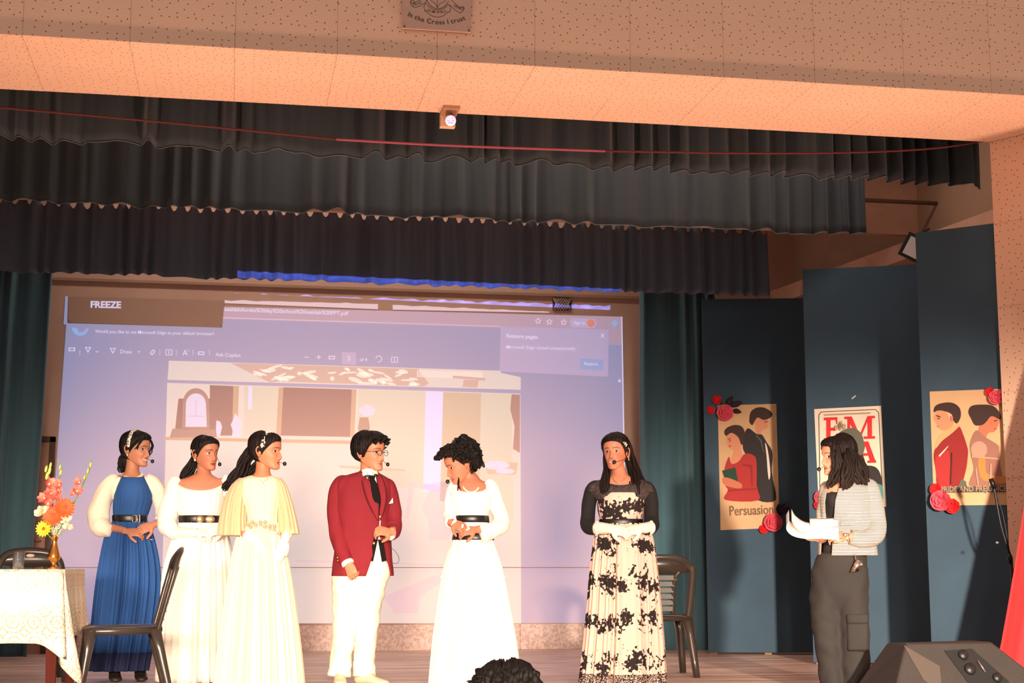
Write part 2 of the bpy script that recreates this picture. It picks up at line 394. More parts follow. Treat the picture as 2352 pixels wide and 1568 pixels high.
FL2 = panel('middle blue stage flat, behind the presenter, with the red-lettered poster', (1843, 619), (2128, 606))
FL3 = panel('farthest blue stage flat, beside the teal curtain, with the dark-coat and red-dress poster', (1612, 687), (1880, 684))
for q in (FL1, FL2, FL3): print('flat', q[0], q[1])

# ================================================================== rope, camera, crest, pipes, floodlight
ROPE = M('red_rope', (92, 34, 32), .8, bump=.4, bs=300); ROPE_LIT = M('lit_red_rope', (160, 80, 100), .8, bump=.4, bs=300)
Yp = 9.9
rp = [at_y(x, y, Yp) for x, y in ((-300, 222), (0, 247), (400, 283), (772, 320), (1030, 334), (1390, 347), (1800, 352), (2100, 344), (2272, 333))]
rp = rp[:-1]+[PA+pd*.03+pn*.012+Zv*(rp[-1][2]+.004), PA+pd*.6+pn*.012+Zv*(rp[-1][2]+.02)]
rope = thing('rope', 'red rope with a middle stretch tinted pink for the light on it strung across the front valance', 'rope', rp[4])
obj('rope_length', tube(rp[:4], .0075, 8, 10), ROPE, rope); obj('rope_length', tube(rp[5:], .0075, 8, 10), ROPE, rope)
obj('lit_length', tube(rp[3:6], .0085, 8, 10), ROPE_LIT, rope, label='stretch of the rope tinted pink for the light on it')  # pink colour stands for light falling on the middle of the red rope
WHITEP = M('white_plastic', (225, 220, 214), .4); DARKG = M('dark_glass', (14, 18, 30), .08, spec=.8); BLACKP = M('black_plastic', (22, 21, 22), .45)
cc = at_y(1033, 250, 9.72); cc[2] = ZS
cam_t = thing('security_camera', 'small white security camera fixed under the proscenium edge', 'camera', cc)
tv = unit(C0-cc); cp = at_y(1035, 277, 9.66)
obj('mount_plate', box(cc[0]-.055, cc[0]+.055, 9.62, 9.82, ZS-.02, ZS+.001), M('mount_tan', (176, 132, 104), .6), cam_t, smooth=False)
obj('junction_box', box(cc[0]-.05, cc[0]+.05, 9.80, 9.86, ZS-.09, ZS+.02), M('box_cream', (226, 190, 152), .6), cam_t, smooth=False)
obj('arm', tube([(cc[0], 9.75, ZS-.01), (cc[0], 9.75, cp[2]+.05), cp-tv*.05+Zv*.02], .016), M('box_cream2', (206, 168, 134), .6), cam_t)
bd = obj('camera_body', lathe([(.001, -.12), (.034, -.12), (.036, -.11), (.036, 0), (.001, 0)], cp, 24, tv), WHITEP, cam_t)
obj('ring', lathe([(.024, 0), (.036, 0), (.036, .012), (.024, .010)], cp, 24, tv), M('lit_ring', (220, 220, 245), .3, emit=(215, 215, 255), es=.55), bd)
obj('lens', lathe([(.001, 0), (.025, 0), (.025, .006), (.012, .009), (.001, .010)], cp, 20, tv), DARKG, bd)
for k in range(6): obj('led', lathe([(.001, .006), (.0035, .006), (.003, .012), (.001, .013)], cp+0*tv+.017*(RT*math.cos(k*PI/3)+UPV*math.sin(k*PI/3)), 8, tv), M_LED if k else globals().setdefault('M_LED', M('led_blue', (90, 110, 190), .3)), bd)
# crest sign on the fascia
SY = YF-.006
CR = lambda x, y, d=0.0: at_y(x, y, SY-.004-d)
INK = M('brown_ink', (74, 50, 38), .7); PAPR = M('pale_board', (190, 156, 140), .7, var=.05)
k0 = [at_y(x, y, SY) for x, y in ((924, 66), (1081, 74))]
sx0, sx1, sz0 = k0[0][0], k0[1][0], (k0[0][2]+k0[1][2])/2
sign = thing('crest_sign', 'pale square crest sign with ribbon and curved motto on the fascia', 'sign', (( sx0+sx1)/2, SY, sz0))
obj('board', box(sx0, sx1, SY-.006, SY+.008, sz0, sz0+(sx1-sx0)*1.05), PAPR, sign, smooth=False)
scx = (sx0+sx1)/2; sw = sx1-sx0; U = sw/157.0       # metres per picture pixel on the board
def SP(x, y): return np.array([scx+(x-1002)*U, SY-.0068, sz0+(72-y)*U])
def line2(pts, w, closed=False):
    P = [SP(*p) for p in pts]; P = P+[P[0]] if closed else P; parts = []
    for a, b in zip(P[:-1], P[1:]):
        d = unit(b-a); n = np.array([-d[2], 0, d[0]])*w/2
        parts.append(([a-n-d*w*.3, b-n+d*w*.3, b+n+d*w*.3, a+n-d*w*.3], [[0, 1, 2, 3]]))
    return join(parts)
ink = []
arcp = lambda cx, cy, rx, ry, a0, a1, n=16: [(cx+rx*math.sin(R(a0+(a1-a0)*i/n)), cy+ry*math.cos(R(a0+(a1-a0)*i/n))) for i in range(n+1)]
ink.append(line2([(977, 2)]+arcp(1003, -8, 26, 29, -60, 60)+[(1029, 2)], U*1.3))
ink.append(line2([(978, -14), (975, -4), (979, 4)], U*1.2)); ink.append(line2([(1003, -30), (1003, 19)], U*1.0))
ink.append(line2([(982, -4), (990, 4), (997, 8), (1003, 18), (1009, 8), (1017, 4), (1025, -4)], U*1.0))
ink.append(line2([(977, 6), (972, 18), (975, 30)]+arcp(1002, 10, 30, 31, -58, 58)+[(1031, 28), (1034, 18), (1030, 10)]+arcp(1002, 0, 28, 24, 62, -62), U*1.1))
ink.append(line2([(976, 8), (962, 18), (950, 22), (943, 17), (941, 9), (950, 11), (962, 4), (971, -6)], U*1.1))
ink.append(line2([(1031, 10), (1045, 22), (1056, 28), (1062, 22), (1064, 14), (1055, 16), (1044, 6), (1033, -4)], U*1.1))
ink.append(line2(arcp(946, 9, 5, 4, 0, 340, 10), U)); ink.append(line2(arcp(1060, 16, 5, 4, 0, 340, 10), U))
def arctext(s, cx, cy, rad, size, a0, bold=.0):
    out = []; widths = []
    for ch in s:
        if ch == ' ': widths.append(.32*size); continue
        v, f = text_vf(ch, size, bold); widths.append((v[:, 0].max() if len(v) else .3*size)+.09*size)
    tot = sum(widths); pos = -tot/2
    for ch, w in zip(s, widths):
        if ch != ' ':
            v, f = text_vf(ch, size, bold); a = (pos+w/2)/rad+R(a0)
            px, py = cx+rad*math.sin(a), cy+rad*math.cos(a)
            ca, sa = math.cos(a), math.sin(a)
            vv = []
            for q in v:
                lx, ly = q[0]-w/2, q[1]; ux = px+lx*ca+ly*-sa*1; uy = py-(lx*sa)-(ly*ca)
                vv.append(SP(px+lx*ca-ly*sa, py-lx*sa-ly*ca))
            out.append((vv, f))
        pos += w
    return out
# lettering (angles measured so that the text hangs along a smile-shaped arc)
ink += arctext('In the Cross I trust', 1002, -94, 152, 15.5, 0, .25)
ink += arctext('DUM SPIRO', 1002, -34, 66, 8, 0, .1)
for s, x, y, ang in (('CRUCI', 947, 19, 22), ('FIDO', 1040, 13, -24)):
    v, f = text_vf(s, 7.5, .08); ca, sa = math.cos(R(ang)), math.sin(R(ang)); ink.append(([SP(x+q[0]*ca-q[1]*sa*1, y-q[0]*sa-q[1]*ca) for q in v], f))
obj('printed_crest', join(ink), INK, sign, smooth=False)
for x in (928, 1076): obj('screw', ell(SP(x, 68), (.006, 0, 0), (0, .004, 0), (0, 0, .006), 8, 6), INK, sign)
# pipes and post in the upper right behind the valances
pa = at_y(1990, 455, 11.9); pb = at_y(2290, 478, 11.9)
pipe('lighting_pipe', 'horizontal pipe in the upper right corner behind the valances', (pa[0]-2.5, 11.9, (pa[2]+pb[2])/2), (pb[0]+.6, 11.9, (pa[2]+pb[2])/2), .018)
q0 = at_y(2152, 445, 11.97)
po = thing('pipe_bracket', 'bracket holding the horizontal pipe in the upper right corner', 'bracket', (q0[0], 11.97, 3.62))
obj('post', box(q0[0]-.02, q0[0]+.02, 11.95, 11.99, 3.66, 4.7), RAIL, po, smooth=False)
obj('clamp', tube([(q0[0], 11.9, (pa[2]+pb[2])/2-.035), (q0[0], 11.9, (pa[2]+pb[2])/2+.09), (q0[0], 11.97, (pa[2]+pb[2])/2+.1)], .014), RAIL, po)
# floodlight on the side beam
fz = zb-.15; fb = at_y(2110, 574, 11.2)
fl_t = thing('flood_lamp', 'black flood lamp with white glass hanging at the top of the nearest flat', 'lamp', fb)
fn = unit(C0+np.array([1.0, 0, 0])-fb); fa = unit(np.cross(fn, Zv)); fu = np.cross(fa, fn)
fa2 = fa*math.cos(.5)+fu*math.sin(.5); fu2 = np.cross(fn, fa2) * -1
obj('housing', obox(fb-fn*.03, fa2*.13, fu2*.10, fn*.03), BLACKP, fl_t, smooth=False)
obj('glass', obox(fb+fn*.003, fa2*.105, fu2*.075, fn*.004), M('frosted_glass', (225, 228, 230), .3), fl_t, smooth=False)
obj('bracket', tube([fb-fn*.05, fb-fn*.05+Zv*.12, fb-fn*.05+Zv*.2+np.array([.15, .1, .0])], .01), BLACKP, fl_t)
# ================================================================== projected picture on the back wall
AMB = (.19, .125, .10)
def PJ(name, tgt, k=1.0):  # projector light on the wall, put in as emission over the plaster colour
    t = lin(tgt); e = [max(0, t[i]-AMB[i])*k for i in range(3)]
    m = M(name, (208, 174, 154), .9); b = m.node_tree.nodes['Principled BSDF']
    b.inputs['Emission Color'].default_value = (*e, 1); b.inputs['Emission Strength'].default_value = 1.0
    return m
def smooth_poly(pts, sub=4):
    p = [tuple(q) for q in pts]; a = cr(p[-2:]+p+p[:3], sub); return a[2*sub:(2+len(p))*sub].tolist()
def flat(pts, pl, layer, sm=False):
    if sm: pts = smooth_poly(pts)
    return [pl(x, y, layer) for x, y in pts], [list(range(len(pts)-1, -1, -1))]
def ptext(s, A, B, pl, layer, bold=0.0, hk=1.0):
    v, f = text_vf(s, 1.0, bold); w = v[:, 0].max()-v[:, 0].min(); v[:, 0] -= v[:, 0].min()
    A = np.array(A, float); B = np.array(B, float); k = np.linalg.norm(B-A)/w; ux = (B-A)/np.linalg.norm(B-A); uy = np.array([ux[1], -ux[0]])
    return [pl(*(A+ux*q[0]*k+uy*q[1]*k*hk), layer) for q in v], f
WPL = lambda x, y, l=0: at_y(x, y, YW-.005-.0012*l)
pj = {n: PJ('projected_'+n, c) for n, c in dict(violet=(143, 147, 182), bar=(172, 152, 172), white=(206, 200, 228), pale=(176, 166, 200), dialog=(170, 162, 196), button=(140, 160, 205),
      cream=(206, 198, 196), sage=(196, 192, 180), khaki=(184, 170, 152), rug=(190, 164, 158), rugl=(226, 214, 206), dark=(118, 98, 108), brown=(150, 122, 122), frame=(178, 152, 134), blue=(206, 204, 244), orange=(214, 134, 120), teal=(140, 176, 220), rosew=(206, 186, 196)).items()}
sub_ = thing('projected_picture', 'large projected computer window with a dining room slide on the back wall', 'projection', at_y(780, 1430, YW-.005))
def W_(n, name, shapes):
    if name in ('lettering', 'icons', 'carpet_motifs', 'thin_lines'): return tag(obj(name, join(shapes), pj[n], sub_, smooth=False), kind='stuff')
    for q in shapes: obj(name, q, pj[n], sub_, smooth=False)
# backdrop of the window
W_('violet', 'window_background', [flat([(152, 745), (1430, 790), (1437, 1430), (104, 1432)], WPL, 0), flat([(150, 680), (156, 681), (154, 745), (146, 745)], WPL, 0)])
W_('bar', 'address_bar', [flat([(513, 704), (1429, 727), (1430, 792), (510, 760)], WPL, 0)])
W_('violet', 'tool_strip', [flat([(512, 733), (1150, 753), (1148, 850), (148, 824), (154, 742), (511, 752)], WPL, 1)])
def wavy(x0, x1, y0, y1, b0, b1, sd):
    top = [(x0+(x1-x0)*i/24, y0+(y1-y0)*i/24+3*noise.noise((i*.5, sd, 0))) for i in range(25)]
    return flat(top+[(x1, b1), (x0, b0)], WPL, 0)
W_('rosew', 'light_sliver', [wavy(516, 868, 689, 698, 696, 710, 1), wavy(902, 1262, 700, 716, 711, 718, 2)])
W_('white', 'thin_lines', [flat([(512, 729), (1150, 749), (1150, 750), (512, 730.5)], WPL, 2), flat([(1427, 727), (1429.5, 727), (1436, 1100), (1433, 1100)], WPL, 1)])
lt = [ptext('FREEZE', (208, 706), (278, 707), WPL, 4, .035, .95)]
lt += [ptext('Would you like to set Microsoft Edge as your default browser?', (218, 764), (491, 770), WPL, 3, .01), ptext('sealdah/loreto%20day%20school%20sealdah%20PPT.pdf', (516, 714), (800, 724), WPL, 3, .02)]
lt += [ptext('Draw', (276, 811), (303, 812), WPL, 3, .01), ptext('Ask Copilot', (495, 818), (553, 820), WPL, 3, .01), ptext('of 4', (826, 829), (843, 830), WPL, 3, .01), ptext('3', (798, 828), (804, 828), WPL, 3, .01)]
lt += [ptext('Restore pages', (1163, 775), (1235, 778), WPL, 3, .025), ptext('Microsoft Edge closed unexpectedly', (1163, 800), (1322, 804), WPL, 3, .01), ptext('Restore', (1342, 838), (1373, 839), WPL, 4, .01), ptext('Sign in', (1318, 744), (1344, 745), WPL, 4, .01)]
W_('white', 'lettering', lt)
def seg(a, b, w, l=3):
    d = np.array(b, float)-np.array(a, float); n = np.array([-d[1], d[0]])/np.linalg.norm(d)*w/2; a, b = np.array(a), np.array(b)
    return flat([a-n, b-n, b+n, a+n], WPL, l)
ic = []
for x, y, k in ((165, 802, 'm'), (202, 803, 'p'), (259, 805, 'p'), (350, 809, 'e'), (388, 809, 'b'), (426, 810, 'a'), (462, 811, 'm'), (762, 821, 'm'), (870, 824, 'c'), (906, 826, 'b')):
    if k == 'm': ic += [seg((x-7, y-3), (x+7, y-3), 2), seg((x-7, y+3), (x+7, y+3), 2), seg((x-6, y-4), (x-6, y+4), 2), seg((x+6, y-4), (x+6, y+4), 2)]
    if k == 'p': ic += [seg((x-6, y-6), (x, y+6), 2), seg((x+6, y-6), (x, y+6), 2), seg((x-6, y-5), (x+6, y-5), 1.6)]
    if k == 'e': ic += [seg((x-5, y+2), (x+2, y-6), 2), seg((x+2, y-6), (x+6, y-2), 2), seg((x+6, y-2), (x-1, y+6), 2), seg((x-1, y+6), (x-5, y+2), 2)]
    if k == 'b': ic += [seg((x-7, y-6), (x+7, y-6), 1.6), seg((x-7, y+6), (x+7, y+6), 1.6), seg((x-7, y-6), (x-7, y+6), 1.6), seg((x+7, y-6), (x+7, y+6), 1.6), seg((x, y-4), (x, y+4), 2)]
    if k == 'a': ic += [seg((x-6, y+6), (x-1, y-6), 1.8), seg((x-1, y-6), (x+4, y+6), 1.8), seg((x-4, y+2), (x+2, y+2), 1.6), seg((x+5, y-7), (x+8, y-3), 1.5)]
    if k == 'c': ic += [seg((x+7*math.cos(t*.6), y+7*math.sin(t*.6)), (x+7*math.cos(t*.6+.6), y+7*math.sin(t*.6+.6)), 1.8) for t in range(-5, 3)]
ic += [seg((699, 820), (709, 820), 1.8), seg((727, 820), (737, 820), 1.8), seg((732, 815), (732, 825), 1.8), seg((1380, 766), (1388, 775), 1.6), seg((1388, 766), (1380, 775), 1.6)]
for x in (223, 319): ic += [seg((x-3, 806), (x, 809), 1.5), seg((x, 809), (x+3, 806), 1.5)]
for x in (183, 367, 405, 443, 481): ic += [seg((x, 803), (x, 816), .9)]
for x, y in ((1236, 737), (1262, 739), (1295, 740)):
    st = [(x+(7 if i % 2 == 0 else 3.2)*math.sin(i*PI/5), y-(7 if i % 2 == 0 else 3.2)*math.cos(i*PI/5)) for i in range(10)]
    ic += [seg(st[i], st[(i+1) % 10], 1.3) for i in range(10)]
ic += [flat([(1419, 877), (1423, 869), (1427, 877)], WPL, 3)]
W_('white', 'icons', ic)
W_('dialog', 'restore_dialog', [flat([(1150, 750), (1398, 757), (1397, 865), (1148, 853)], WPL, 2), flat([(785, 808), (818, 809), (818, 838), (785, 836)], WPL, 2)])
W_('button', 'restore_button', [flat([(1333, 823), (1385, 825), (1385, 850), (1331, 848)], WPL, 3)])
W_('orange', 'account_dot', [flat([(1357+9*math.cos(t*PI/8), 742+9*math.sin(t*PI/8)) for t in range(16)], WPL, 4)])
W_('pale', 'sign_in_pill', [flat([(1313, 731), (1366, 732), (1370, 742), (1366, 753), (1313, 752), (1310, 741)], WPL, 3)])
W_('teal', 'browser_icon', [flat([(184+19*math.cos(t*PI/12), 752+19*math.sin(t*PI/12)) for t in range(0, 13)]+[(176, 753), (180, 762), (190, 763), (196, 757)], WPL, 3), flat([(1404, 741), (1412, 735), (1420, 742), (1413, 751)], WPL, 3)])
obj('freeze_box', join([flat([(157, 681), (516, 690), (511, 744), (505, 752), (163, 741), (156, 735)], WPL, 2)]), M('unlit_wall', (190, 158, 140), .9), sub_, smooth=False, label='plain unlit box around the word FREEZE')
# slides
W_('cream', 'slide_strip', [flat([(388, 828), (1150, 851), (1150, 856), (1196, 866), (1196, 895), (385, 872)], WPL, 2)])
r2 = random.Random(5); rg = [flat([(530, 834), (560, 834), (650, 875), (620, 878)], WPL, 3), flat([(1040, 862), (1115, 868), (1115, 874), (1040, 868)], WPL, 5), flat([(1065, 872), (1100, 873), (1096, 890), (1062, 888)], WPL, 5)]
rg += [flat([(560, 834), (960, 847), (985, 880), (975, 887), (650, 876)], WPL, 3)]
W_('rug', 'carpet', rg)
mot = []
for i in range(46):
    x = r2.uniform(585, 955); y = 840+(x-560)*.033+r2.uniform(0, 32); w = r2.uniform(4, 20); h = r2.uniform(2, 5); a = r2.uniform(-.5, .6)
    mot.append(flat([(x+w*math.cos(t*PI/5)*math.cos(a)-h*math.sin(t*PI/5)*math.sin(a), min(y+w*math.cos(t*PI/5)*math.sin(a)+h*math.sin(t*PI/5), 874+(x-560)*.03)) for t in range(10)], WPL, 4))
for i in range(38): mot.append(flat([(958+i*4, 850+i*.1), (960+i*4, 850+i*.1), (960+i*4, 866+i*.1), (958+i*4, 866+i*.1)], WPL, 4))
W_('rugl', 'carpet_motifs', mot)
W_('cream', 'slide_photo', [flat([(384, 879), (1195, 904), (1197, 1431), (370, 1431)], WPL, 2)])
W_('sage', 'room_wall', [flat([(823, 893), (985, 898), (980, 1120), (815, 1120)], WPL, 3), flat([(1020, 900), (1175, 905), (1180, 1200), (1020, 1160)], WPL, 3), flat([(560, 886), (640, 888), (638, 1000), (560, 1000)], WPL, 3)])
W_('khaki', 'door_reveal', [flat([(1018, 900), (1105, 903), (1100, 1160), (1010, 1150)], WPL, 4)])
W_('blue', 'window_light', [flat([(978, 898), (1018, 899), (1012, 1130), (972, 1130)], WPL, 4), flat([(571, 887), (579, 887), (578, 940), (570, 940)], WPL, 4)])
W_('dark', 'mirror', [flat([(651, 889), (808, 894), (804, 1003), (645, 1000)], WPL, 4), flat([(482, 884), (536, 886), (533, 1000), (482, 1000)], WPL, 4), flat([(410, 915), (482, 915), (482, 1005), (400, 1005)], WPL, 3)])
W_('frame', 'gilt_frame', [flat([(640, 889), (651, 889), (645, 1002), (634, 1002)], WPL, 5), flat([(808, 894), (819, 894), (814, 1004), (804, 1004)], WPL, 5), flat([(536, 886), (549, 886), (545, 1000), (533, 1000)], WPL, 5), flat([(376, 1003), (830, 1012), (830, 1020), (376, 1010)], WPL, 5)])
clk = [(418, 985)]+[(450+30*math.cos(PI+PI*t/12), 925+34*math.sin(PI+PI*t/12)) for t in range(13)]+[(482, 985)]
W_('brown', 'mantel_clock', [flat(clk, WPL, 5), flat([(396, 984), (500, 986), (500, 1004), (390, 1004)], WPL, 5), flat([(1175, 905), (1194, 906), (1194, 1040), (1178, 1030), (1182, 980), (1172, 940)], WPL, 5), flat([(826, 958), (846, 958), (850, 985), (842, 1000), (828, 1000), (822, 985)], WPL, 5)])
clf = [(426, 980)]+[(450+23*math.cos(PI+PI*t/12), 928+25*math.sin(PI+PI*t/12)) for t in range(13)]+[(475, 980)]
jug = [(497, 965), (506, 968), (510, 980), (505, 1003), (498, 1003), (496, 985)]
urn = [(540, 948), (548, 960), (556, 975), (550, 990), (552, 1003), (532, 1003), (535, 990), (530, 975), (537, 960)]
W_('white', 'clock_face', [flat(clf, WPL, 6), flat(jug, WPL, 6), flat(urn, WPL, 6), flat([(822, 942), (842, 928), (862, 940), (858, 952), (838, 956)], WPL, 6)])
W_('pale', 'clock_hands', [seg((450, 918), (450, 956), 1.4, 7), seg((432, 955), (470, 956), 1.4, 7)])
# dining table, chair and tableware, pale in the stage light
CH = [(940, 1105), (985, 1112), (1035, 1103), (1080, 1108), (1055, 1125), (1045, 1150), (1050, 1180), (1030, 1240), (985, 1240), (985, 1200), (968, 1165), (985, 1125), (950, 1118), (940, 1190), (930, 1190)]
W_('rosew', 'dining_chair_image', [flat(CH, WPL, 4), flat([(680, 1285), (1190, 1300), (1190, 1304), (680, 1290)], WPL, 4), flat([(880, 1370), (1000, 1320), (1040, 1320), (965, 1370), (960, 1408), (905, 1408)], WPL, 4)])
W_('khaki', 'table_shadow', [flat([(780, 1068), (930, 1078), (930, 1082), (780, 1074)], WPL, 4), flat([(1110, 1060), (1190, 1062), (1185, 1090), (1120, 1088)], WPL, 4)])
W_('white', 'tableware', [flat([(1120+30*math.cos(t*PI/8)+20, 1068+10*math.sin(t*PI/8)) for t in range(16)], WPL, 5), flat([(1140+22*math.cos(t*PI/8)+20, 1082+6*math.sin(t*PI/8)) for t in range(16)], WPL, 5)])
# real beam of the hall projector: the window's title strip, most of which lands on the hem of the lowest valance
PRJ = np.array([1.0, .6, 1.9])
s0 = at_y(545, 628, 12.76); s1 = at_y(1425, 672, 12.76)
cen = (s0+s1)/2
pl_ = spot('projector_beam', PRJ, cen, 20000, 30, .05, .004, (1, 1, 1)); pl_.data.use_nodes = True
nt = pl_.data.node_tree; em = nt.nodes['Emission']
bpy.context.view_layer.update()
inv = np.array(pl_.matrix_world.inverted())
def loc2(p): q = inv[:3, :3] @ np.array(p)+inv[:3, 3]; return q[0]/-q[2], q[1]/-q[2]
tc = nt.nodes.new('ShaderNodeTexCoord'); sp = nt.nodes.new('ShaderNodeSeparateXYZ'); nt.links.new(tc.outputs['Normal'], sp.inputs[0])
def mm(op, a, b=None):
    n = nt.nodes.new('ShaderNodeMath'); n.operation = op
    for i, v in enumerate((a, b)):
        if v is None: continue
        if isinstance(v, (int, float)): n.inputs[i].default_value = v
        else: nt.links.new(v, n.inputs[i])
    return n.outputs[0]
zz = mm('ABSOLUTE', sp.outputs[2]); uu = mm('DIVIDE', sp.outputs[0], zz); vv_ = mm('DIVIDE', sp.outputs[1], zz)
a0, b0 = loc2(at_y(545, 622, 12.75)); a1, b1 = loc2(at_y(1428, 664, 12.75)); _, b2 = loc2(at_y(545, 638, 12.75))
sl = (b1-b0)/(a1-a0); vrel = mm('SUBTRACT', vv_, mm('MULTIPLY', uu, sl))
top = b0-sl*a0; hgt = abs(b0-b2)
ins = mm('MULTIPLY', mm('MULTIPLY', mm('GREATER_THAN', uu, min(a0, a1)), mm('LESS_THAN', uu, max(a0, a1))), mm('MULTIPLY', mm('LESS_THAN', vrel, top), mm('GREATER_THAN', vrel, top-hgt)))
nz_ = nt.nodes.new('ShaderNodeTexNoise'); nz_.inputs['Scale'].default_value = 90; cmb = nt.nodes.new('ShaderNodeCombineXYZ')
nt.links.new(uu, cmb.inputs[0]); nt.links.new(mm('MULTIPLY', vv_, 2.5), cmb.inputs[1]); nt.links.new(cmb.outputs[0], nz_.inputs['Vector'])
nt.links.new(mm('MULTIPLY', ins, mm('ADD', mm('MULTIPLY', mm('POWER', nz_.outputs['Fac'], 3.0), 2.4), .6)), em.inputs['Strength']); em.inputs['Color'].default_value = (.16, .24, 1.0, 1)

# ventilation grille
g0 = at_y(1270, 684, YW-.02); g1 = at_y(1313, 713, YW-.02)
gx0, gx1, gz1, gz0 = g0[0], g1[0], g0[2], g1[2]
gr = thing('ventilation_grille', 'small dark lattice ventilation grille high on the back wall', 'grille', ((gx0+gx1)/2, YW-.02, gz0))
GD = M('grille_dark', (58, 44, 40), .8); GB = M('grille_bars', (168, 140, 128), .7)
obj('recess', box(gx0, gx1, YW-.012, YW-.002, gz0, gz1), GD, gr, smooth=False)
for k in range(7):
    for s in (-1, 1):
        c = np.array([gx0+(k+.5)*(gx1-gx0)/7, YW-.018-.003*(s > 0), (gz0+gz1)/2]); L = (gz1-gz0)/2*.98; dx = L*.75*s
        dx = max(gx0-c[0]+.006, min(gx1-c[0]-.006, dx)); dx2 = max(c[0]-gx1+.006, min(c[0]-gx0-.006, L*.75*s))
        obj('bar', tube([c-np.array([dx2, 0, L]), c+np.array([dx, 0, L])], .0065, 6), GB, gr)

# ================================================================== posters with paper roses
def c6(x, y): return 1600+x/3.128, 860+y/3.128
PAPER = M('kraft_paper', (206, 168, 128), .85, var=.06, vs=5); PAPW = M('white_poster_paper', (226, 210, 192), .8, var=.04)
PC = {n: M('poster_'+n, c, .8) for n, c in dict(dark=(40, 34, 38), hair=(58, 38, 34), skin=(206, 138, 106), skin2=(190, 112, 84), red=(166, 44, 44), deepred=(140, 34, 34), green=(30, 64, 44), white=(214, 204, 196), cravat=(190, 160, 110), mauve=(150, 104, 90), puff=(178, 140, 122), ochre=(190, 128, 66), grey=(74, 72, 70), tan=(170, 144, 116), olive=(90, 94, 80), teal=(70, 132, 128), line=(58, 52, 46), scar=(206, 40, 44), pencil=(120, 92, 70)).items()}
pk = list(PC); pm = [PC[k] for k in pk]
def poster(name, label, FLx, corners, paper, shapes, texts):
    a, d, n, _ = FLx
    pl = lambda x, y, l=0: hit(*c6(x, y), a+n*(.0045+.0007*l), n)
    q = [hit(*c6(*c), a+n*.0015, n) for c in corners]; cx = sum(q)/4
    t = thing(name, label, 'poster', (q[2]+q[3])/2, 0, 'posters on the blue flats')
    obj('sheet', prism(q, n*.003), paper, t, smooth=False)
    parts = []
    for i, (k, pts, sm) in enumerate(shapes): parts.append((flat(pts, pl, 1+i, sm), pk.index(k)))
    for i, (k, s, A, B, bold, hk) in enumerate(texts): parts.append((ptext(s, A, B, pl, 2+len(shapes)+i, bold, hk), pk.index(k)))
    vf, mi = joinm(parts); obj('print', vf, None, t, smooth=False, mats=pm, midx=mi); return pl
def ellp(cx, cy, rx, ry, n=20): return [(cx+rx*math.cos(2*PI*i/n), cy+ry*math.sin(2*PI*i/n)) for i in range(n)]
pl3 = poster('couple_poster', 'kraft poster titled Persuasion showing a red dress and a dark coat', FL3, [(152, 222), (572, 210), (597, 1100), (172, 1117)], PAPER, [
    ('dark', [(340, 440), (370, 385), (430, 425), (470, 432), (500, 480), (545, 560), (540, 680), (550, 760), (568, 902), (445, 903), (430, 800), (400, 640), (335, 540)], 1),
    ('skin', [(425, 310), (480, 318), (515, 326), (514, 362), (500, 388), (470, 400), (455, 430), (425, 405)], 1),
    ('hair', [(378, 325), (388, 270), (425, 240), (480, 236), (530, 262), (545, 290), (520, 315), (480, 325), (440, 308), (420, 330), (402, 362), (383, 350)], 1),
    ('white', [(492, 490), (512, 545), (530, 700), (520, 755), (510, 690), (504, 600)], 1),
    ('skin', [(215, 440), (250, 415), (290, 440), (312, 480), (325, 565), (345, 585), (290, 650), (238, 668), (255, 590), (264, 545), (238, 530), (222, 500)], 1),
    ('red', [(232, 590), (250, 640), (300, 625), (345, 570), (400, 575), (430, 620), (432, 800), (442, 903), (207, 900), (225, 830), (205, 790), (200, 680)], 1),
    ('hair', [(198, 410), (220, 380), (270, 362), (320, 370), (345, 410), (342, 470), (322, 505), (300, 450), (250, 418), (212, 440)], 1),
    ('green', [(183, 690), (278, 665), (300, 772), (200, 745)], 0),
    ('skin2', [(186, 745), (230, 742), (320, 782), (312, 818), (205, 795)], 1),
    ('hair', [(226, 462), (246, 456), (248, 461), (228, 468)], 0), ('hair', [(232, 476), (246, 473), (246, 479), (234, 481)], 0), ('red', [(232, 512), (248, 508), (244, 518), (234, 520)], 0),
    ('hair', [(486, 338), (508, 334), (508, 340), (488, 343)], 0), ('skin2', [(494, 376), (506, 374), (502, 382)], 0), ('grey', [(430, 430), (470, 470), (486, 560), (478, 560), (455, 480), (422, 440)], 0), ('deepred', [(330, 640), (400, 650), (405, 800), (396, 800), (388, 665), (332, 652)], 0), ('deepred', [(225, 828), (430, 815), (430, 826), (222, 840)], 0)],
    [('pencil', 'Persuasion', (238, 1012), (553, 1000), .012, 1.35)])
ep = [(895, 268), (1285, 250), (1308, 275), (1340, 920), (1320, 940), (905, 965), (888, 935), (878, 290)]
poly_line = []
for i in range(8):
    A, B = np.array(ep[i], float), np.array(ep[(i+1) % 8], float); d = (B-A)/np.linalg.norm(B-A); nn = np.array([-d[1], d[0]])*2.6
    poly_line.append(('line', [tuple(A-nn), tuple(B-nn), tuple(B+nn), tuple(A+nn)], 0))
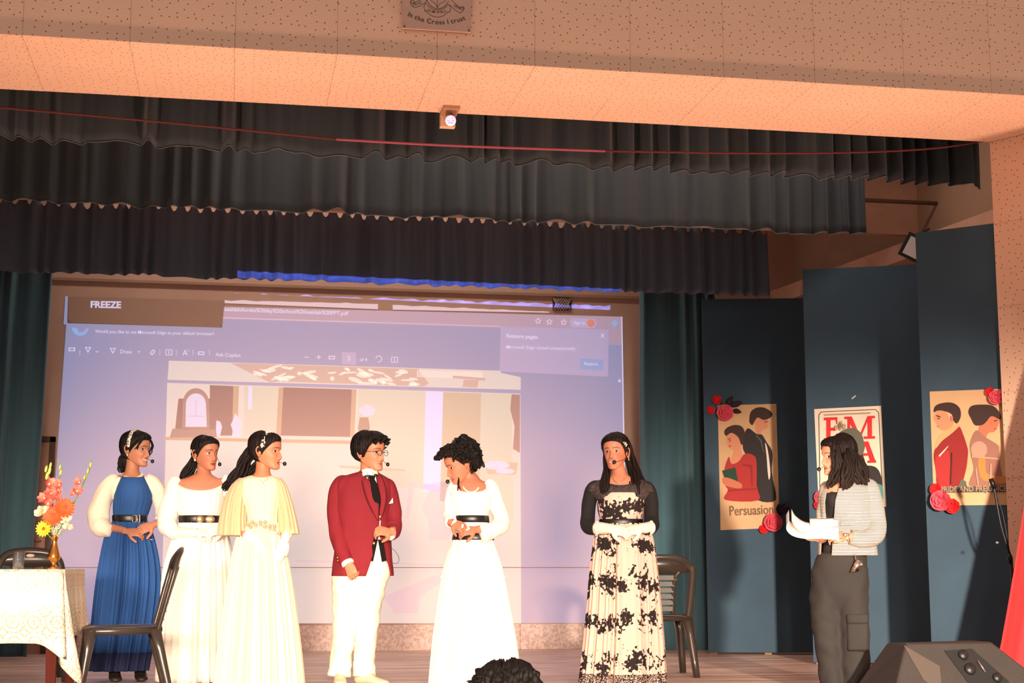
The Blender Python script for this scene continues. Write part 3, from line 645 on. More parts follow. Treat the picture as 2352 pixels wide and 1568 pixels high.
SLAB = dict(E=[[(.18, 0), (.5, 0), (.5, 1), (.18, 1)], [(0, 0), (1, 0), (1, .30), (.92, .30), (.86, .12), (0, .12)], [(0, .88), (.86, .88), (.92, .70), (1, .70), (1, 1), (0, 1)], [(.5, .44), (.82, .44), (.82, .58), (.5, .58)]],
    M=[[(.1, 0), (.19, 0), (.19, 1), (.1, 1)], [(.76, 0), (.90, 0), (.90, 1), (.76, 1)], [(0, 0), (.24, 0), (.5, .82), (.44, .98)  , (.12, .12), (0, .10)], [(.44, .98), (.5, .82), (.76, 0), (1, 0), (1, .10), (.8, .12), (.52, .98)], [(0, .89), (.3, .89), (.3, 1), (0, 1)], [(.64, .89), (1, .89), (1, 1), (.64, 1)]],
    A=[[(.40, 0), (.60, 0), (.96, .9), (.70, .9), (.45, .12)], [(.40, 0), (.50, .08), (.20, .9), (.08, .9)], [(.25, .55), (.75, .55), (.75, .66), (.22, .66)], [(0, .89), (.34, .89), (.34, 1), (0, 1)], [(.58, .89), (1, .89), (1, 1), (.58, 1)]])
def slab(ch, x0, x1, y0, y1, sk=-.03): return [('scar', [(x0+(x1-x0)*u, y0+(y1-y0)*v+sk*(x1-x0)*u) for u, v in q], 0) for q in SLAB[ch]]
poly_line += slab('E', 914, 1012, 308, 476)+slab('M', 1062, 1282, 302, 466)+slab('M', 916, 1130, 482, 642)+slab('A', 1150, 1290, 482, 636)
pl2 = poster('letter_poster', 'white poster with big red letters EMMA behind the presenter', FL2, [(845, 248), (1325, 224), (1363, 948), (880, 985)], PAPW, poly_line+[
    ('tan', [(918, 284), (1250, 270), (1250, 280), (918, 294)], 0),
    ('dark', [(1205, 670), (1260, 655), (1310, 690), (1335, 790), (1270, 800), (1215, 790)], 1),
    ('teal', [(1255, 800), (1330, 795), (1342, 900), (1320, 925), (1262, 925)], 1),
    ('teal', [(930, 800), (1010, 790), (1030, 940), (925, 945)], 1),
    ('dark', [(1025, 560), (1110, 540), (1190, 570), (1200, 680), (1010, 680)], 1)],
    [])
a_, d_, n_, _ = FL2
obj('print_overlay', join([(lambda pts, l: ([hit(*c6(x, y), a_+n_*(.0335+.0007*l), n_) for x, y in smooth_poly(pts)], [list(range(len(pts)*4-1, -1, -1))]))(p, i) for i, p in enumerate([[(1012, 470), (1030, 415), (1090, 385), (1150, 392), (1195, 450), (1200, 560), (1120, 590), (1020, 560)]])]), PC['olive'], bpy.data.objects['letter_poster'], smooth=False)
obj('print_overlay', join([(lambda pts: ([hit(*c6(x, y), a_+n_*.0348, n_) for x, y in pts], [list(range(len(pts)-1, -1, -1))]))(ellp(1030+16*math.cos(k*1.3)*(k % 3), 365+20*math.sin(k*1.3)*(k % 3)*.8, 12, 20)) for k in range(6)]), PC['tan'], bpy.data.objects['letter_poster'], smooth=False)
pl1 = poster('couple_poster', 'kraft poster titled Pride and Prejudice with a red coat, beside the pillar', FL1, [(1675, 122), (2265, 100), (2275, 936), (1706, 940)], PAPER, [
    ('skin', [(1708, 285), (1740, 258), (1785, 258), (1815, 310), (1845, 325), (1835, 375), (1790, 402), (1745, 392), (1728, 368), (1718, 345), (1703, 322)], 1),
    ('hair', [(1703, 270), (1715, 225), (1770, 203), (1840, 203), (1890, 240), (1898, 300), (1872, 350), (1845, 330), (1832, 285), (1780, 262), (1735, 258)], 1),
    ('deepred', [(1703, 570), (1740, 490), (1800, 430), (1880, 372), (1912, 420), (1945, 520), (1950, 570), (1932, 700), (1885, 802), (1738, 802), (1720, 700)], 1),
    ('red', [(1712, 620), (1760, 560), (1815, 560), (1830, 790), (1745, 795)], 1),
    ('cravat', [(1722, 480), (1760, 420), (1865, 360), (1888, 368), (1830, 425), (1765, 475), (1716, 532)], 1),
    ('white', [(1740, 580), (1806, 512), (1808, 518), (1745, 592)], 0),
    ('olive', [(1880, 802), (1900, 752), (1935, 765), (1942, 803)], 0),
    ('skin2', [(2045, 345), (2110, 300), (2168, 310), (2172, 345), (2158, 385), (2135, 412), (2095, 420), (2065, 470), (2025, 420)], 1),
    ('hair', [(1953, 270), (1975, 225), (2050, 215), (2130, 225), (2178, 275), (2182, 322), (2120, 298), (2080, 340), (2050, 362), (2000, 362), (1975, 320)], 1),
    ('mauve', [(1965, 490), (2010, 400), (2080, 452), (2165, 505), (2172, 545), (2172, 620), (2195, 740), (2205, 806), (1968, 806), (1992, 680), (1970, 570)], 1),
    ('puff', ellp(2030, 540, 58, 62), 0),
    ('ochre', [(2025, 605), (2075, 610), (2085, 710), (2205, 735), (2225, 780), (2120, 775), (2040, 735)], 1),
    ('grey', [(1730, 806), (2240, 800), (2242, 842), (1738, 848)], 0),
    ('hair', [(1722, 290), (1752, 300), (1752, 308), (1724, 298)], 0), ('hair', [(1730, 312), (1748, 314), (1746, 320), (1732, 318)], 0), ('skin2', [(1728, 368), (1746, 366), (1744, 374), (1732, 376)], 0), ('skin2', [(1828, 296), (1842, 302), (1840, 330), (1828, 326)], 1),
    ('hair', [(2138, 330), (2160, 324), (2160, 330), (2140, 337)], 0), ('red', [(2140, 388), (2156, 384), (2150, 394)], 0), ('puff', [(1975, 580), (2172, 600), (2172, 612), (1975, 596)], 0), ('hair', [(1830, 560), (1838, 560), (1830, 790), (1822, 790)], 0), ('puff', [(2010, 660), (2030, 800), (2018, 800), (2002, 680)], 0), ('puff', [(2120, 790), (2100, 800), (2110, 640), (2120, 640)], 0)],
    [('tan', 'PRIDE AND PREJUDICE', (1752, 842), (2230, 835), .02, 1.15)])
# paper roses
RP = M('pink_crepe', (222, 84, 104), .8, var=.12, vs=30); RR = M('red_crepe', (222, 30, 34), .8, var=.12, vs=30); RL = M('dark_paper_leaf', (46, 28, 44), .8)
RG = M('green_paper_leaf', (70, 84, 40), .8)
def rose(label, FLx, cx, cy, rpx, mat, leaves=(), cat='paper flower'):
    a, d, n, _ = FLx; c = hit(*c6(cx, cy), a+n*.008, n); s = np.linalg.norm(hit(*c6(cx+rpx, cy), a+n*.008, n)-c); c = hit(*c6(cx, cy), a+n*(.008+.62*s), n)
    t = thing('paper_rose', label, cat, c, 0, 'paper roses around the posters'); rr = random.Random(int(cx*7+cy))
    e2 = Zv
    for k, (cnt, rad, lift, sz) in enumerate(((7, .72, .15, .62), (5, .44, .38, .52), (3, .2, .55, .4))):
        for i in range(cnt):
            an = 2*PI*i/cnt+k*.5+rr.uniform(-.15, .15); o = c+(d*math.cos(an)+e2*math.sin(an))*s*rad+n*s*lift
            rd = d*math.cos(an)+e2*math.sin(an); tg = -d*math.sin(an)+e2*math.cos(an); rings = []
            for u in np.linspace(-1, 1, 6):
                rings.append([o+tg*u*s*sz+rd*(w*s*sz*.6*(1-.35*u*u))+n*(s*(.32*w-.25*u*u+.06*math.sin(5*u+i))) for w in np.linspace(-1, 1, 5)])
            obj('petal', loft(rings, False), mat, t)
    obj('heart', ell(c+n*s*.55, d*s*.2, e2*s*.2, n*s*.3, 10, 6), mat, t)
    for lx, ly, ln_, ang, lm in leaves:
        b = hit(*c6(lx, ly), a+n*.024, n); L = s/rpx*ln_; an = R(ang); dd = d*math.cos(an)+Zv*math.sin(an); pp = -d*math.sin(an)+Zv*math.cos(an)
        rings = [[b+dd*L*u+pp*L*.24*math.sin(PI*min(max(u, .02), .98))*w+n*(.02*abs(w)+.015*math.sin(3*u)) for w in (-1, -.5, 0, .5, 1)] for u in np.linspace(0, 1, 8)]
        obj('leaf', loft(rings, False), lm, t)
    return t
rose('large pink paper rose at the upper left corner of the Persuasion poster', FL3, 203, 275, 54, RP, [(215, 235, 90, 62, RL), (240, 230, 95, 20, RL), (250, 255, 75, -15, RL), (185, 215, 40, 100, RG)])
rose('small red paper bud above the pink rose on the Persuasion poster', FL3, 145, 182, 30, RR, [(145, 200, 55, 115, RR)])
rose('small dark red paper bud left of the pink rose on the Persuasion poster', FL3, 102, 256, 26, RR)
rose('large pink paper rose at the lower right corner of the Persuasion poster', FL3, 548, 1062, 60, RP, [(590, 1010, 100, 62, RL), (610, 1000, 75, 40, RL), (585, 1005, 80, 85, RL)])
rose('small red paper rose at the foot of the Persuasion poster', FL3, 482, 1110, 30, RR)
rose('pink and red paper rose at the left edge of the lettered poster', FL2, 893, 880, 44, RP)
rose('lower red paper rose at the left edge of the lettered poster', FL2, 880, 935, 34, RR)
rose('upper small red paper rose at the lower left of the Pride and Prejudice poster', FL1, 1720, 825, 38, RR)
rose('pink paper rose at the lower left of the Pride and Prejudice poster', FL1, 1758, 905, 66, RP)
rose('lower red paper rose at the lower left of the Pride and Prejudice poster', FL1, 1842, 945, 48, RR)
rose('red paper rose at the upper right of the Pride and Prejudice poster', FL1, 2108, 125, 30, RR)
rose('pink paper rose at the upper right of the Pride and Prejudice poster', FL1, 2155, 165, 48, RP)
a, d, n, _ = FL2; q = hit(1961, 912, a+n*.003, n)
tag(obj('tape_scrap', obox(q, (d+Zv*.8)*.016, (d*-.3+Zv*.4)*.011, n*.0012), M('clear_tape', (186, 176, 160), .4), smooth=False), 'scrap of pale tape stuck above the lettered poster', 'tape')
# tilted picture frame behind the nearest flat
pfc = at_y(2128, 1372, 12.6)
pf = thing('picture_frame', 'tilted picture frame peeking out behind the nearest blue flat', 'frame', (pfc[0], pfc[1], 0))
u1 = unit(RT*.66+Zv*.75); u2 = unit(-RT*.75+Zv*.66); FRM = M('frame_wood', (190, 140, 104), .6); 
for k in (-1, 1):
    obj('frame_side', obox(pfc+RT*.12+u2*.19*k, u1*.21, u2*.018, FH*.012), FRM, pf, smooth=False); obj('frame_side', obox(pfc+RT*.12+u1*.19*k, u1*.018, u2*.172, FH*.012), FRM, pf, smooth=False)
obj('picture', obox(pfc+RT*.12, u1*.175, u2*.175, FH*.005), PC['dark'], pf, smooth=False)
obj('stand_leg', tube([pfc+RT*.12+FH*.02, np.array([pfc[0]+.14, pfc[1]+.12, 0.0])], .012, 8), FRM, pf)
# ================================================================== furniture and props
# floor floods at the front edge of the stage, pointing up at the soffit
for x, wh in ((-1.3, 'first'), (0.9, 'second'), (3.1, 'third'), (5.2, 'fourth')):
    t = thing('floor_flood', 'black flood lamp lying on the stage edge, %s from the left' % wh, 'lamp', (x, 8.28, 0), 0, 'floor floods')
    obj('housing', box(x-.12, x+.12, 8.21, 8.35, .012, .07), BLACKP, t, smooth=False)
    obj('glass', box(x-.10, x+.10, 8.225, 8.335, .071, .075), M('flood_glass', (240, 230, 210), .3), t, smooth=False)
    for k in (-1, 1): obj('foot', box(x+k*.1-.02, x+k*.1+.02, 8.19, 8.37, 0, .012), BLACKP, t, smooth=False)
    l = spot('flood_light', (x, 8.28, .10), (x, 9.1, 3.7), 370, 100, 1.0, .08, (1.0, .60, .42)); l.parent = t; l.matrix_parent_inverse = WM[t.name].inverted()

# ---- moulded plastic chairs
PLAS = M('brown_moulded_plastic', (54, 46, 40), .28, var=.15, vs=6, spec=.6)
EMB = M('chair_emblem', (196, 172, 150), .5)
def chair(label, c, rot, emblem=False, h=.87):
    t = thing('plastic_chair', label, 'chair', (c[0], c[1], 0), rot, 'moulded plastic chairs'); W = WM[t.name]
    def T(v): v = np.array(v, float).reshape(-1, 3); m = np.array(W); return v @ m[:3, :3].T+m[:3, 3]
    P = lambda name, vf, m=PLAS, sm=True: obj(name, (T(vf[0]), vf[1]), m, t, sm)
    # seat: dished slab with rolled front (front is -y)
    rings = []
    for i in range(15):
        y = -.22+.43*i/14; hw = .235-.035*(i/14)-(.03 if i == 0 else 0); row = []
        for j in range(15):
            u = -1+2*j/14; z = .435-.018*(1-u*u)*(math.sin(PI*min(1, (i+1)/14)))-.02*(abs(u)**6)-(.025 if i == 0 else .006 if i == 1 else 0)
            row.append((hw*u, y, z))
        rings.append(row)
    v, f = loft(rings, False); n = len(v); F = f+[[q+n for q in reversed(k)] for k in f]; v2 = v-np.array([0, 0, .014])
    rim = [j for j in range(15)]+[i*15+14 for i in range(1, 15)]+[14*15+j for j in range(13, -1, -1)]+[i*15 for i in range(13, 0, -1)]
    F += [[rim[k], rim[(k+1) % len(rim)], rim[(k+1) % len(rim)]+n, rim[k]+n] for k in range(len(rim))]
    P('seat', (np.vstack([v, v2]), F))
    P('apron', tube([(-.205, .19, .41), (-.225, -.19, .405), (-.2, -.215, .40), (.2, -.215, .40), (.225, -.19, .405), (.205, .19, .41), (-.205, .19, .41)], .016, 8, flat=1.4, ref=(0, 0, 1)))
    for s in (-1, 1):
        fl = [(s*.205, -.185, .415), (s*.222, -.2, .30), (s*.238, -.225, .12), (s*.248, -.24, 0)]
        bl = [(s*.19, .17, .415), (s*.205, .20, .30), (s*.222, .245, .12), (s*.232, .27, 0)]
        for q in (fl, bl):
            rings = []
            for k, (x, y, z) in enumerate(q):
                w = (.034, .028, .023, .021)[k]; rings.append([(x-w, y-w*.8, z), (x, y-w, z), (x+w, y-w*.8, z), (x+w, y, z), (x+w, y+w*.8, z), (x, y+w, z), (x-w, y+w*.8, z), (x-w, y, z)])
            P('leg', loft(rings, True, True, True))
    # back frame: one arched band
    pts = []; by = lambda z: .19+.26*(z-.43)*.95
    for s, zs in ((-1, (.40, .50, .62, .74)), ):
        for z in zs: pts.append((-.195-.02*math.sin((z-.4)*5), by(z), z))
    top = h-.03
    pts += [(-.19, by(h-.09), h-.085), (-.13, by(top)+.01, top-.008), (0, by(top)+.02, top+.006), (.13, by(top)+.01, top-.008), (.19, by(h-.09), h-.085)]
    pts += [(-p[0], p[1], p[2]) for p in pts[3::-1]]
    P('back_frame', tube(pts, .026, 10, 5, flat=.55, ref=None))
    # top band (wide crest)
    rings = []
    for j in range(17):
        u = -1+2*j/16; x = .185*u; zt = h-.012-.055*abs(u)**3.2; zb2 = h-.125-.015*(1-u*u); dy = .022*(1-u*u)
        rings.append([(x, by(zt)+dy-.008, zt), (x, by(zt)+dy+.008, zt), (x, by(zb2)+dy+.008, zb2), (x, by(zb2)+dy-.008, zb2)])
    P('crest_band', loft(rings, True, True, True))
    # splat: two stiles and the bars that leave slots between them
    zc0, zc1 = .43, h-.12
    for s in (-1, 1):
        P('splat_stile', tube([(s*.085, by(zc0)+.005, zc0-.01), (s*.078, by(.55)+.016, .55), (s*.085, by(.68)+.02, .68), (s*.12, by(zc1)+.02, zc1)], .016, 8, 5, flat=.5))
    for k in range(6):
        z = .475+k*(zc1-.475)/6; hw = .078 if z < .62 else .078+(z-.62)*.3
        P('splat_bar', obox((0, by(z)+.018, z), (hw, 0, 0), (0, .006, 0), (0, .0, .016)), PLAS, False)
    if emblem:
        P('emblem', ell((0, by(h-.06)+.005, h-.058), (.03, 0, 0), (0, .006, 0), (0, 0, .013), 14, 6), EMB)
    return t
cA = at_z(77, 1545, 0); cA = np.array([at_y(77, 1300, 11.2)[0], 11.25])
chair('dark plastic chair behind the lace-covered table, only its emblem crest showing', cA, PI+.0, True, .90) if False else None
tA = chair('dark plastic chair behind the lace-covered table with a pale emblem on its crest', (cA[0], cA[1]-.2), R(8), True, .905)
cB = at_z(285, 1610, 0); chair('dark plastic chair seen side-on between the table and the blue dress', (cB[0]-.02, cB[1]), R(-84), False, .885)
chair('dark plastic chair standing behind the black floral dress', (3.03, 10.78), R(176), False, .855)

# ---- table with lace cloth
TXR = at_y(150, 1300, 8.85)[0]; TY0, TY1, TZ, TXL = 8.85, 10.05, .75, -2.75
TXR -= .01
WOODR = M('red_brown_wood', (84, 30, 20), .7, var=.3, vs=4, stretch=(6, 6, .6), spec=.12)
tb = thing('table', 'rectangular wooden table under a lace cloth', 'table', ((TXL+TXR)/2, (TY0+TY1)/2, 0))
obj('tabletop', box(TXL+.01, TXR-.01, TY0+.01, TY1-.01, TZ-.035, TZ-.006), WOODR, tb, smooth=False)
for x in (TXL+.07, TXR-.05):
    for y in (TY0+.07, TY1-.07):
        obj('leg', loft([[(x-w, y-w, z), (x+w, y-w, z), (x+w, y+w, z), (x-w, y+w, z)] for w, z in ((.022, 0), (.03, .35), (.033, TZ-.035))], True, True, True), WOODR, tb, smooth=False)
for y in (TY0+.05, TY1-.05): obj('apron', box(TXL+.1, TXR-.11, y-.012, y+.012, TZ-.13, TZ-.035), WOODR, tb, smooth=False)
LACE = M('white_lace', (238, 230, 214), .9, bump=.3, bs=150)
def lace_nodes(m):
    tc = nd(m, 'ShaderNodeTexCoord'); sp = nd(m, 'ShaderNodeSeparateXYZ'); lk(m, tc.outputs['Object'], sp.inputs[0])
    cb = nd(m, 'ShaderNodeCombineXYZ'); lk(m, mnode(m, 'ADD', sp.outputs[0], sp.outputs[1]), cb.inputs[0]); lk(m, sp.outputs[2], cb.inputs[1])
    v = nd(m, 'ShaderNodeTexVoronoi'); v.voronoi_dimensions = '2D'; v.inputs['Scale'].default_value = 9; v.inputs['Randomness'].default_value = .05; lk(m, cb.outputs[0], v.inputs['Vector'])
    ringf = mnode(m, 'SINE', mnode(m, 'MULTIPLY', v.outputs['Distance'], 26.0))
    v2 = nd(m, 'ShaderNodeTexVoronoi'); v2.voronoi_dimensions = '2D'; v2.feature = 'DISTANCE_TO_EDGE'; v2.inputs['Scale'].default_value = 70; lk(m, cb.outputs[0], v2.inputs['Vector'])
    holes = mnode(m, 'GREATER_THAN', v2.outputs['Distance'], .12)
    band = mnode(m, 'SINE', mnode(m, 'MULTIPLY', sp.outputs[2], 24.0))
    f = mnode(m, 'MULTIPLY', holes, mnode(m, 'GREATER_THAN', mnode(m, 'ADD', ringf, mnode(m, 'MULTIPLY', band, .7)), .35))
    lk(m, mixc(m, f, lin((230, 220, 202)), lin((190, 164, 126))), base(m))
lace_nodes(LACE)
rings = []
path = [(TXL-.0, TY0)]; nx = 90
def cloth_row(px_, py_, nx_, ny_, drop, flare, u):
    row = []
    for k in range(13):
        t = k/12; w = flare*t**1.3+.010*t*noise.noise((u*9, t*1.5, 2))*2
        row.append((px_+nx_*(w+.006), py_+ny_*(w+.006), TZ+.001-drop*t-.004*(1-t)*0))
    return row
rows = []
for i in range(nx+1):
    x = TXL+(TXR-TXL)*i/nx; e = max(0, 1-(TXR-x)/.13)
    rows.append(cloth_row(x, TY0, .55*e**2, -1, .40+.02*noise.noise((x*4, 0, 0))+.10*e**2, .035+.05*e**2, x))
for i in range(9):
    a = -PI/2+PI/2*i/8; k = 1-abs(i-4)/4
    rows.append(cloth_row(TXR+.002, TY0, math.cos(a)*1.0, math.sin(a)*.75, .50+.12*k, .085+.085*k, i))
for i in range(41):
    y = TY0+(TY1-TY0)*i/40; e = max(0, 1-(y-TY0)/.12)
    rows.append(cloth_row(TXR, y, 1, -.4*e**2, .37+.13*e**2+.015*noise.noise((y*4, 1, 0)), .03+.055*e**2+.012*math.sin(y*24), y))
for i in range(60):
    x = TXR-(TXR-TXL)*(i+1)/60; rows.append(cloth_row(x, TY1, 0, 1, .37, .03, x))
v, f = loft(rows, False)
top = [r[0] for r in rows]; n0 = len(v); ci = len(v)+len(top)
vt = np.vstack([v, np.array(top)]); ft = f+[[n0+i for i in range(len(top))]]
cl = tag(obj('tablecloth', (vt, ft), LACE), 'white lace cloth hanging over the table on the left', 'tablecloth')
s = cl.modifiers.new('thickness', 'SOLIDIFY'); s.thickness = .002; s.offset = 1
# ---- vase, glass, flowers
BRASS = M('polished_brass', (214, 150, 80), .22, 1.0)
vb = at_y(123, 1298, 9.25); vx, vy = vb[0], vb[1]; VZ = TZ+.004
sv = .0026
prof = [(.001, 0), (.03, 0), (.034, .006), (.02, .018), (.013, .03), (.018, .045), (.036, .06), (.037, .072), (.03, .095), (.021, .125), (.016, .15), (.016, .165), (.022, .185), (.025, .192), (.022, .193), (.012, .17), (.001, .165)]
tag(obj('vase', lathe(prof, (vx, vy, VZ), 28), BRASS, origin=(vx, vy, VZ)), 'slim brass vase on the lace tablecloth', 'vase')
VT = VZ+.19
GLASS = M('clear_glass', (235, 240, 245), .03, trans=.95, ior=1.45); 
gb = at_y(42, 1299, 9.3)
gt = thing('water_glass', 'clear drinking glass on the lace tablecloth', 'glass', (gb[0], gb[1], TZ+.004))
obj('tumbler', lathe([(.001, .0), (.030, .0), (.035, .10), (.0325, .10), (.028, .012), (.001, .012)], (gb[0], gb[1], TZ+.004), 24), GLASS, gt)
STEM = M('green_stem', (120, 150, 60), .6); GLAD = M('coral_petal', (236, 78, 74), .6, var=.2, vs=40, col2=(246, 130, 110)); GERO = M('orange_petal', (240, 96, 46), .6, var=.15, vs=30)
GERY = M('yellow_petal', (248, 200, 40), .6, var=.1, vs=30); WHT = M('cream_petal', (250, 236, 200), .6); CENT = M('flower_centre', (196, 90, 30), .8); BUD = M('green_bud', (176, 190, 90), .6)
def VP(px, py, d=0.0): return at_y(px, py, vy-d)
FG = 'flowers in the brass vase'
def petal(c, rd, up, L, w, cup=.15):
    tg = unit(np.cross(rd, up)); rings = [[c+rd*L*u+tg*w*s*math.sin(PI*(.12+.8*u))+up*(L*cup*u*u+w*.3*s*s) for s in (-1, 0, 1)] for u in np.linspace(0, 1, 5)]
    return loft(rings, False)
def gerbera(label, px, py, rpx, nrm, mat):
    c = VP(px, py, .04); nrm = unit(nrm); s = rpx*sv*1.02; t = thing('gerbera', label, 'flower', c, 0, FG)
    a = unit(np.cross(nrm, (0.1, .2, 1))); b = np.cross(nrm, a)
    for lay_, (k, L, z) in enumerate(((16, 1.0, 0), (13, .72, .06))):
        for i in range(k):
            an = 2*PI*(i+.5*lay_)/k; rd = a*math.cos(an)+b*math.sin(an)
            obj('petal', petal(c+rd*s*.12+nrm*s*z, rd, nrm, s*L*.9, s*.2), mat, t)
    obj('centre', ell(c+nrm*s*.08, a*s*.24, b*s*.24, nrm*s*.14, 12, 6), CENT, t)
    obj('stem', tube([c-nrm*.01, (c+np.array([vx, vy, VT]))/2+np.array([0, 0, -.02]), (vx, vy, VT-.03)], .003, 6, 4), STEM, t)
gerbera('large red-orange gerbera left of centre in the vase', 123, 1184, 24, (-.2, -1, .25), GERO)
gerbera('large red-orange gerbera on the right of the vase', 148, 1166, 23, (.3, -1, .3), GERO)
gerbera('yellow gerbera leaning out low on the left of the vase', 101, 1214, 18, (-.35, -1, .1), GERY)
def glad(label, pts, blooms, buds):
    P = [np.array([vx, vy, VT-.03])]+[VP(x, y, d) for x, y, d in pts]; t = thing('gladiolus', label, 'flower', (vx, vy, VT), 0, FG)
    obj('stem', tube(P, [.004]*(len(P)-1)+[.0018], 6, 5), STEM, t); rr = random.Random(len(blooms)*3+int(pts[-1][0]))
    for x, y, s in blooms:
        c = VP(x, y, .03); ax = unit((rr.uniform(-.7, .7), -1, rr.uniform(.1, .5))); a = unit(np.cross(ax, (0, 0, 1))); b = np.cross(ax, a); S = s*sv
        for i in range(6):
            rd = a*math.cos(i*PI/3)+b*math.sin(i*PI/3); obj('petal', petal(c, unit(rd+ax*.7), ax, S, S*.42, .2), GLAD, t)
        obj('throat', ell(c+ax*S*.1, a*S*.16, b*S*.16, ax*S*.25, 8, 5), WHT, t)
    for x, y, s in buds:
        c = VP(x, y, .01); obj('bud', ell(c, (s*sv*.4, 0, 0), (0, s*sv*.4, 0), (s*sv*.15, 0, s*sv), 8, 6), BUD, t)
glad('tall gladiolus with coral blooms on the left of the vase', [(118, 1170, 0), (112, 1120, 0), (113, 1070, 0)], [(112, 1112, 17), (118, 1134, 18), (104, 1144, 15), (128, 1140, 15), (110, 1156, 14)], [(108, 1092, 9), (114, 1080, 9), (106, 1076, 8), (116, 1068, 7)])
glad('gladiolus with few coral blooms standing upright in the middle of the vase', [(130, 1150, -.02), (137, 1100, -.02), (138, 1068, -.02), (132, 1052, -.02)], [(138, 1114, 14), (133, 1126, 11)], [(139, 1085, 8), (138, 1072, 6)])
glad('gladiolus bending far out to the right of the vase', [(150, 1190, .0), (172, 1150, .0), (196, 1100, 0), (208, 1068, 0), (210, 1056, 0)], [(177, 1128, 14), (184, 1108, 13), (170, 1133, 9)], [(194, 1096, 6), (202, 1080, 6), (208, 1066, 6)])
def cream_flower(label, px, py, s0):
    c = VP(px, py, .03); t = thing('cream_flower', label, 'flower', c, 0, FG); rr = random.Random(px)
    for k in range(16):
        th = rr.uniform(0, 2*PI); ph = rr.uniform(-.2, 1.4); rd = np.array([math.cos(th)*math.cos(ph), -abs(math.sin(th)*math.cos(ph)), math.sin(ph)])
        obj('petal', petal(c, unit(rd), unit(np.cross(rd, (.3, .2, .9))), s0*sv, s0*sv*.35, .2), WHT, t)
    obj('stem', tube([c, (vx, vy, VT-.02)], .0025, 6), STEM, t)
cream_flower('cream flower at the left edge of the bouquet', 96, 1178, 17); cream_flower('cream flower behind the left gerbera', 113, 1168, 13)
cream_flower('cream flower at the right edge of the bouquet', 152, 1194, 16); cream_flower('cream flower low on the right above the vase mouth', 156, 1212, 13)
bp = []; rr = random.Random(3)
for i in range(60):
    c = VP(130+rr.gauss(0, 11), 1208+rr.gauss(0, 7), .03+rr.uniform(-.02, .02)); bp.append(ell(c, (.004, 0, 0), (0, .004, 0), (0, 0, .004), 6, 4))
    if i % 5 == 0: bp.append(tube([c, (vx, vy, VT-.02)], .0012, 4))
tag(obj('filler_flowers', join(bp), WHT), 'tiny white filler blossoms at the mouth of the brass vase', 'flower', FG, 'stuff')
# ---- crumpled cloth on the floor behind the table
cb = at_z(22, 1500, 0); cb[1] -= .22; v, f = ell((cb[0], cb[1], .0), (.17, 0, 0), (0, .12, 0), (0, 0, .13), 28, 16)
v = np.array([(x, y, max(.002, z*(1+.5*noise.noise((x*14, y*14, z*14)))+.03*noise.noise((x*30, y*30, z*9)))) for x, y, z in v])
tag(obj('cloth_bundle', (v, f), M('pale_blue_cloth', (120, 150, 170), .9, var=.15, vs=9)), 'crumpled pale blue cloth on the floor behind the table', 'cloth')
# ---- floor monitor
MON = M('black_speaker_paint', (42, 35, 32), .55, bump=.25, bs=260, var=.1); MON2 = M('speaker_bare', (72, 62, 56), .5)
mz = at_y(2150, 1473, 8.45)[2]
mx = lambda px, Y=8.45: at_y(px, 1500, Y)[0]
mon = thing('stage_monitor', 'dark wedge stage monitor speaker at the bottom right of the stage', 'speaker', (mx(2190), 8.45, 0))
tl, tr_ = mx(2056), mx(2262); bl, br = mx(2000), mx(2400)
V8 = [(bl, 8.20, 0), (br, 8.20, 0), (br, 8.80, 0), (bl, 8.80, 0), (tl+.03, 8.36, mz), (tr_, 8.36, mz-.0), (tr_-.02, 8.56, mz), (tl, 8.56, mz-.01)]
body = [[0, 1, 5, 4], [1, 2, 6, 5], [2, 3, 7, 6], [3, 0, 4, 7], [4, 5, 6, 7], [3, 2, 1, 0]]
bo = obj('cabinet', (V8, body), MON, mon, smooth=False); bv = bo.modifiers.new('edge', 'BEVEL'); bv.width = .012; bv.segments = 2
def face_pt(px, py, o=.0):
    A, B, C_ = [np.array(V8[i]) for i in (0, 1, 4)]; n = unit(np.cross(B-A, C_-A)); n = n if n[1] < 0 else -n; return hit(px, py, A+n*o, n), n
def on_face(name, pts, mat, o, th):
    q = [face_pt(x, y, o)[0] for x, y in pts]; n = face_pt(*pts[0])[1]; obj(name, prism(q, n*th), mat, mon, smooth=False)
on_face('corner_plate', [(2075, 1482), (2158, 1530), (2164, 1600), (2120, 1560)], MON2, .0, .004)
on_face('connector_plate', [(2168, 1494), (2232, 1490), (2318, 1566), (2240, 1590)], BLACKP, .0, .005)
for x, y, r in ((2212, 1504, 13), (2228, 1536, 15), (2290, 1556, 12)):
    q, n = face_pt(x, y, .005); obj('knob', lathe([(.001, 0), (r*.0024, 0), (r*.0022, .014), (.001, .016)], q, 18, n), BLACKP, mon)
q, n = face_pt(2244, 1518, .005); q2, _ = face_pt(2262, 1545, .005); obj('latch', tube([q+n*.01, q2+n*.01], .005, 8), M('steel', (190, 170, 160), .3, .9), mon)
gq = np.array(V8)[[2, 3, 7, 6]]; gn = unit(np.cross(gq[1]-gq[0], gq[2]-gq[0])); gn = gn if gn[1] > 0 else -gn; gc = gq.mean(0)
obj('grille', prism([gc+(p-gc)*.9+gn*.001 for p in gq], gn*.006), M('grille_mesh', (36, 34, 34), .6), mon, smooth=False)
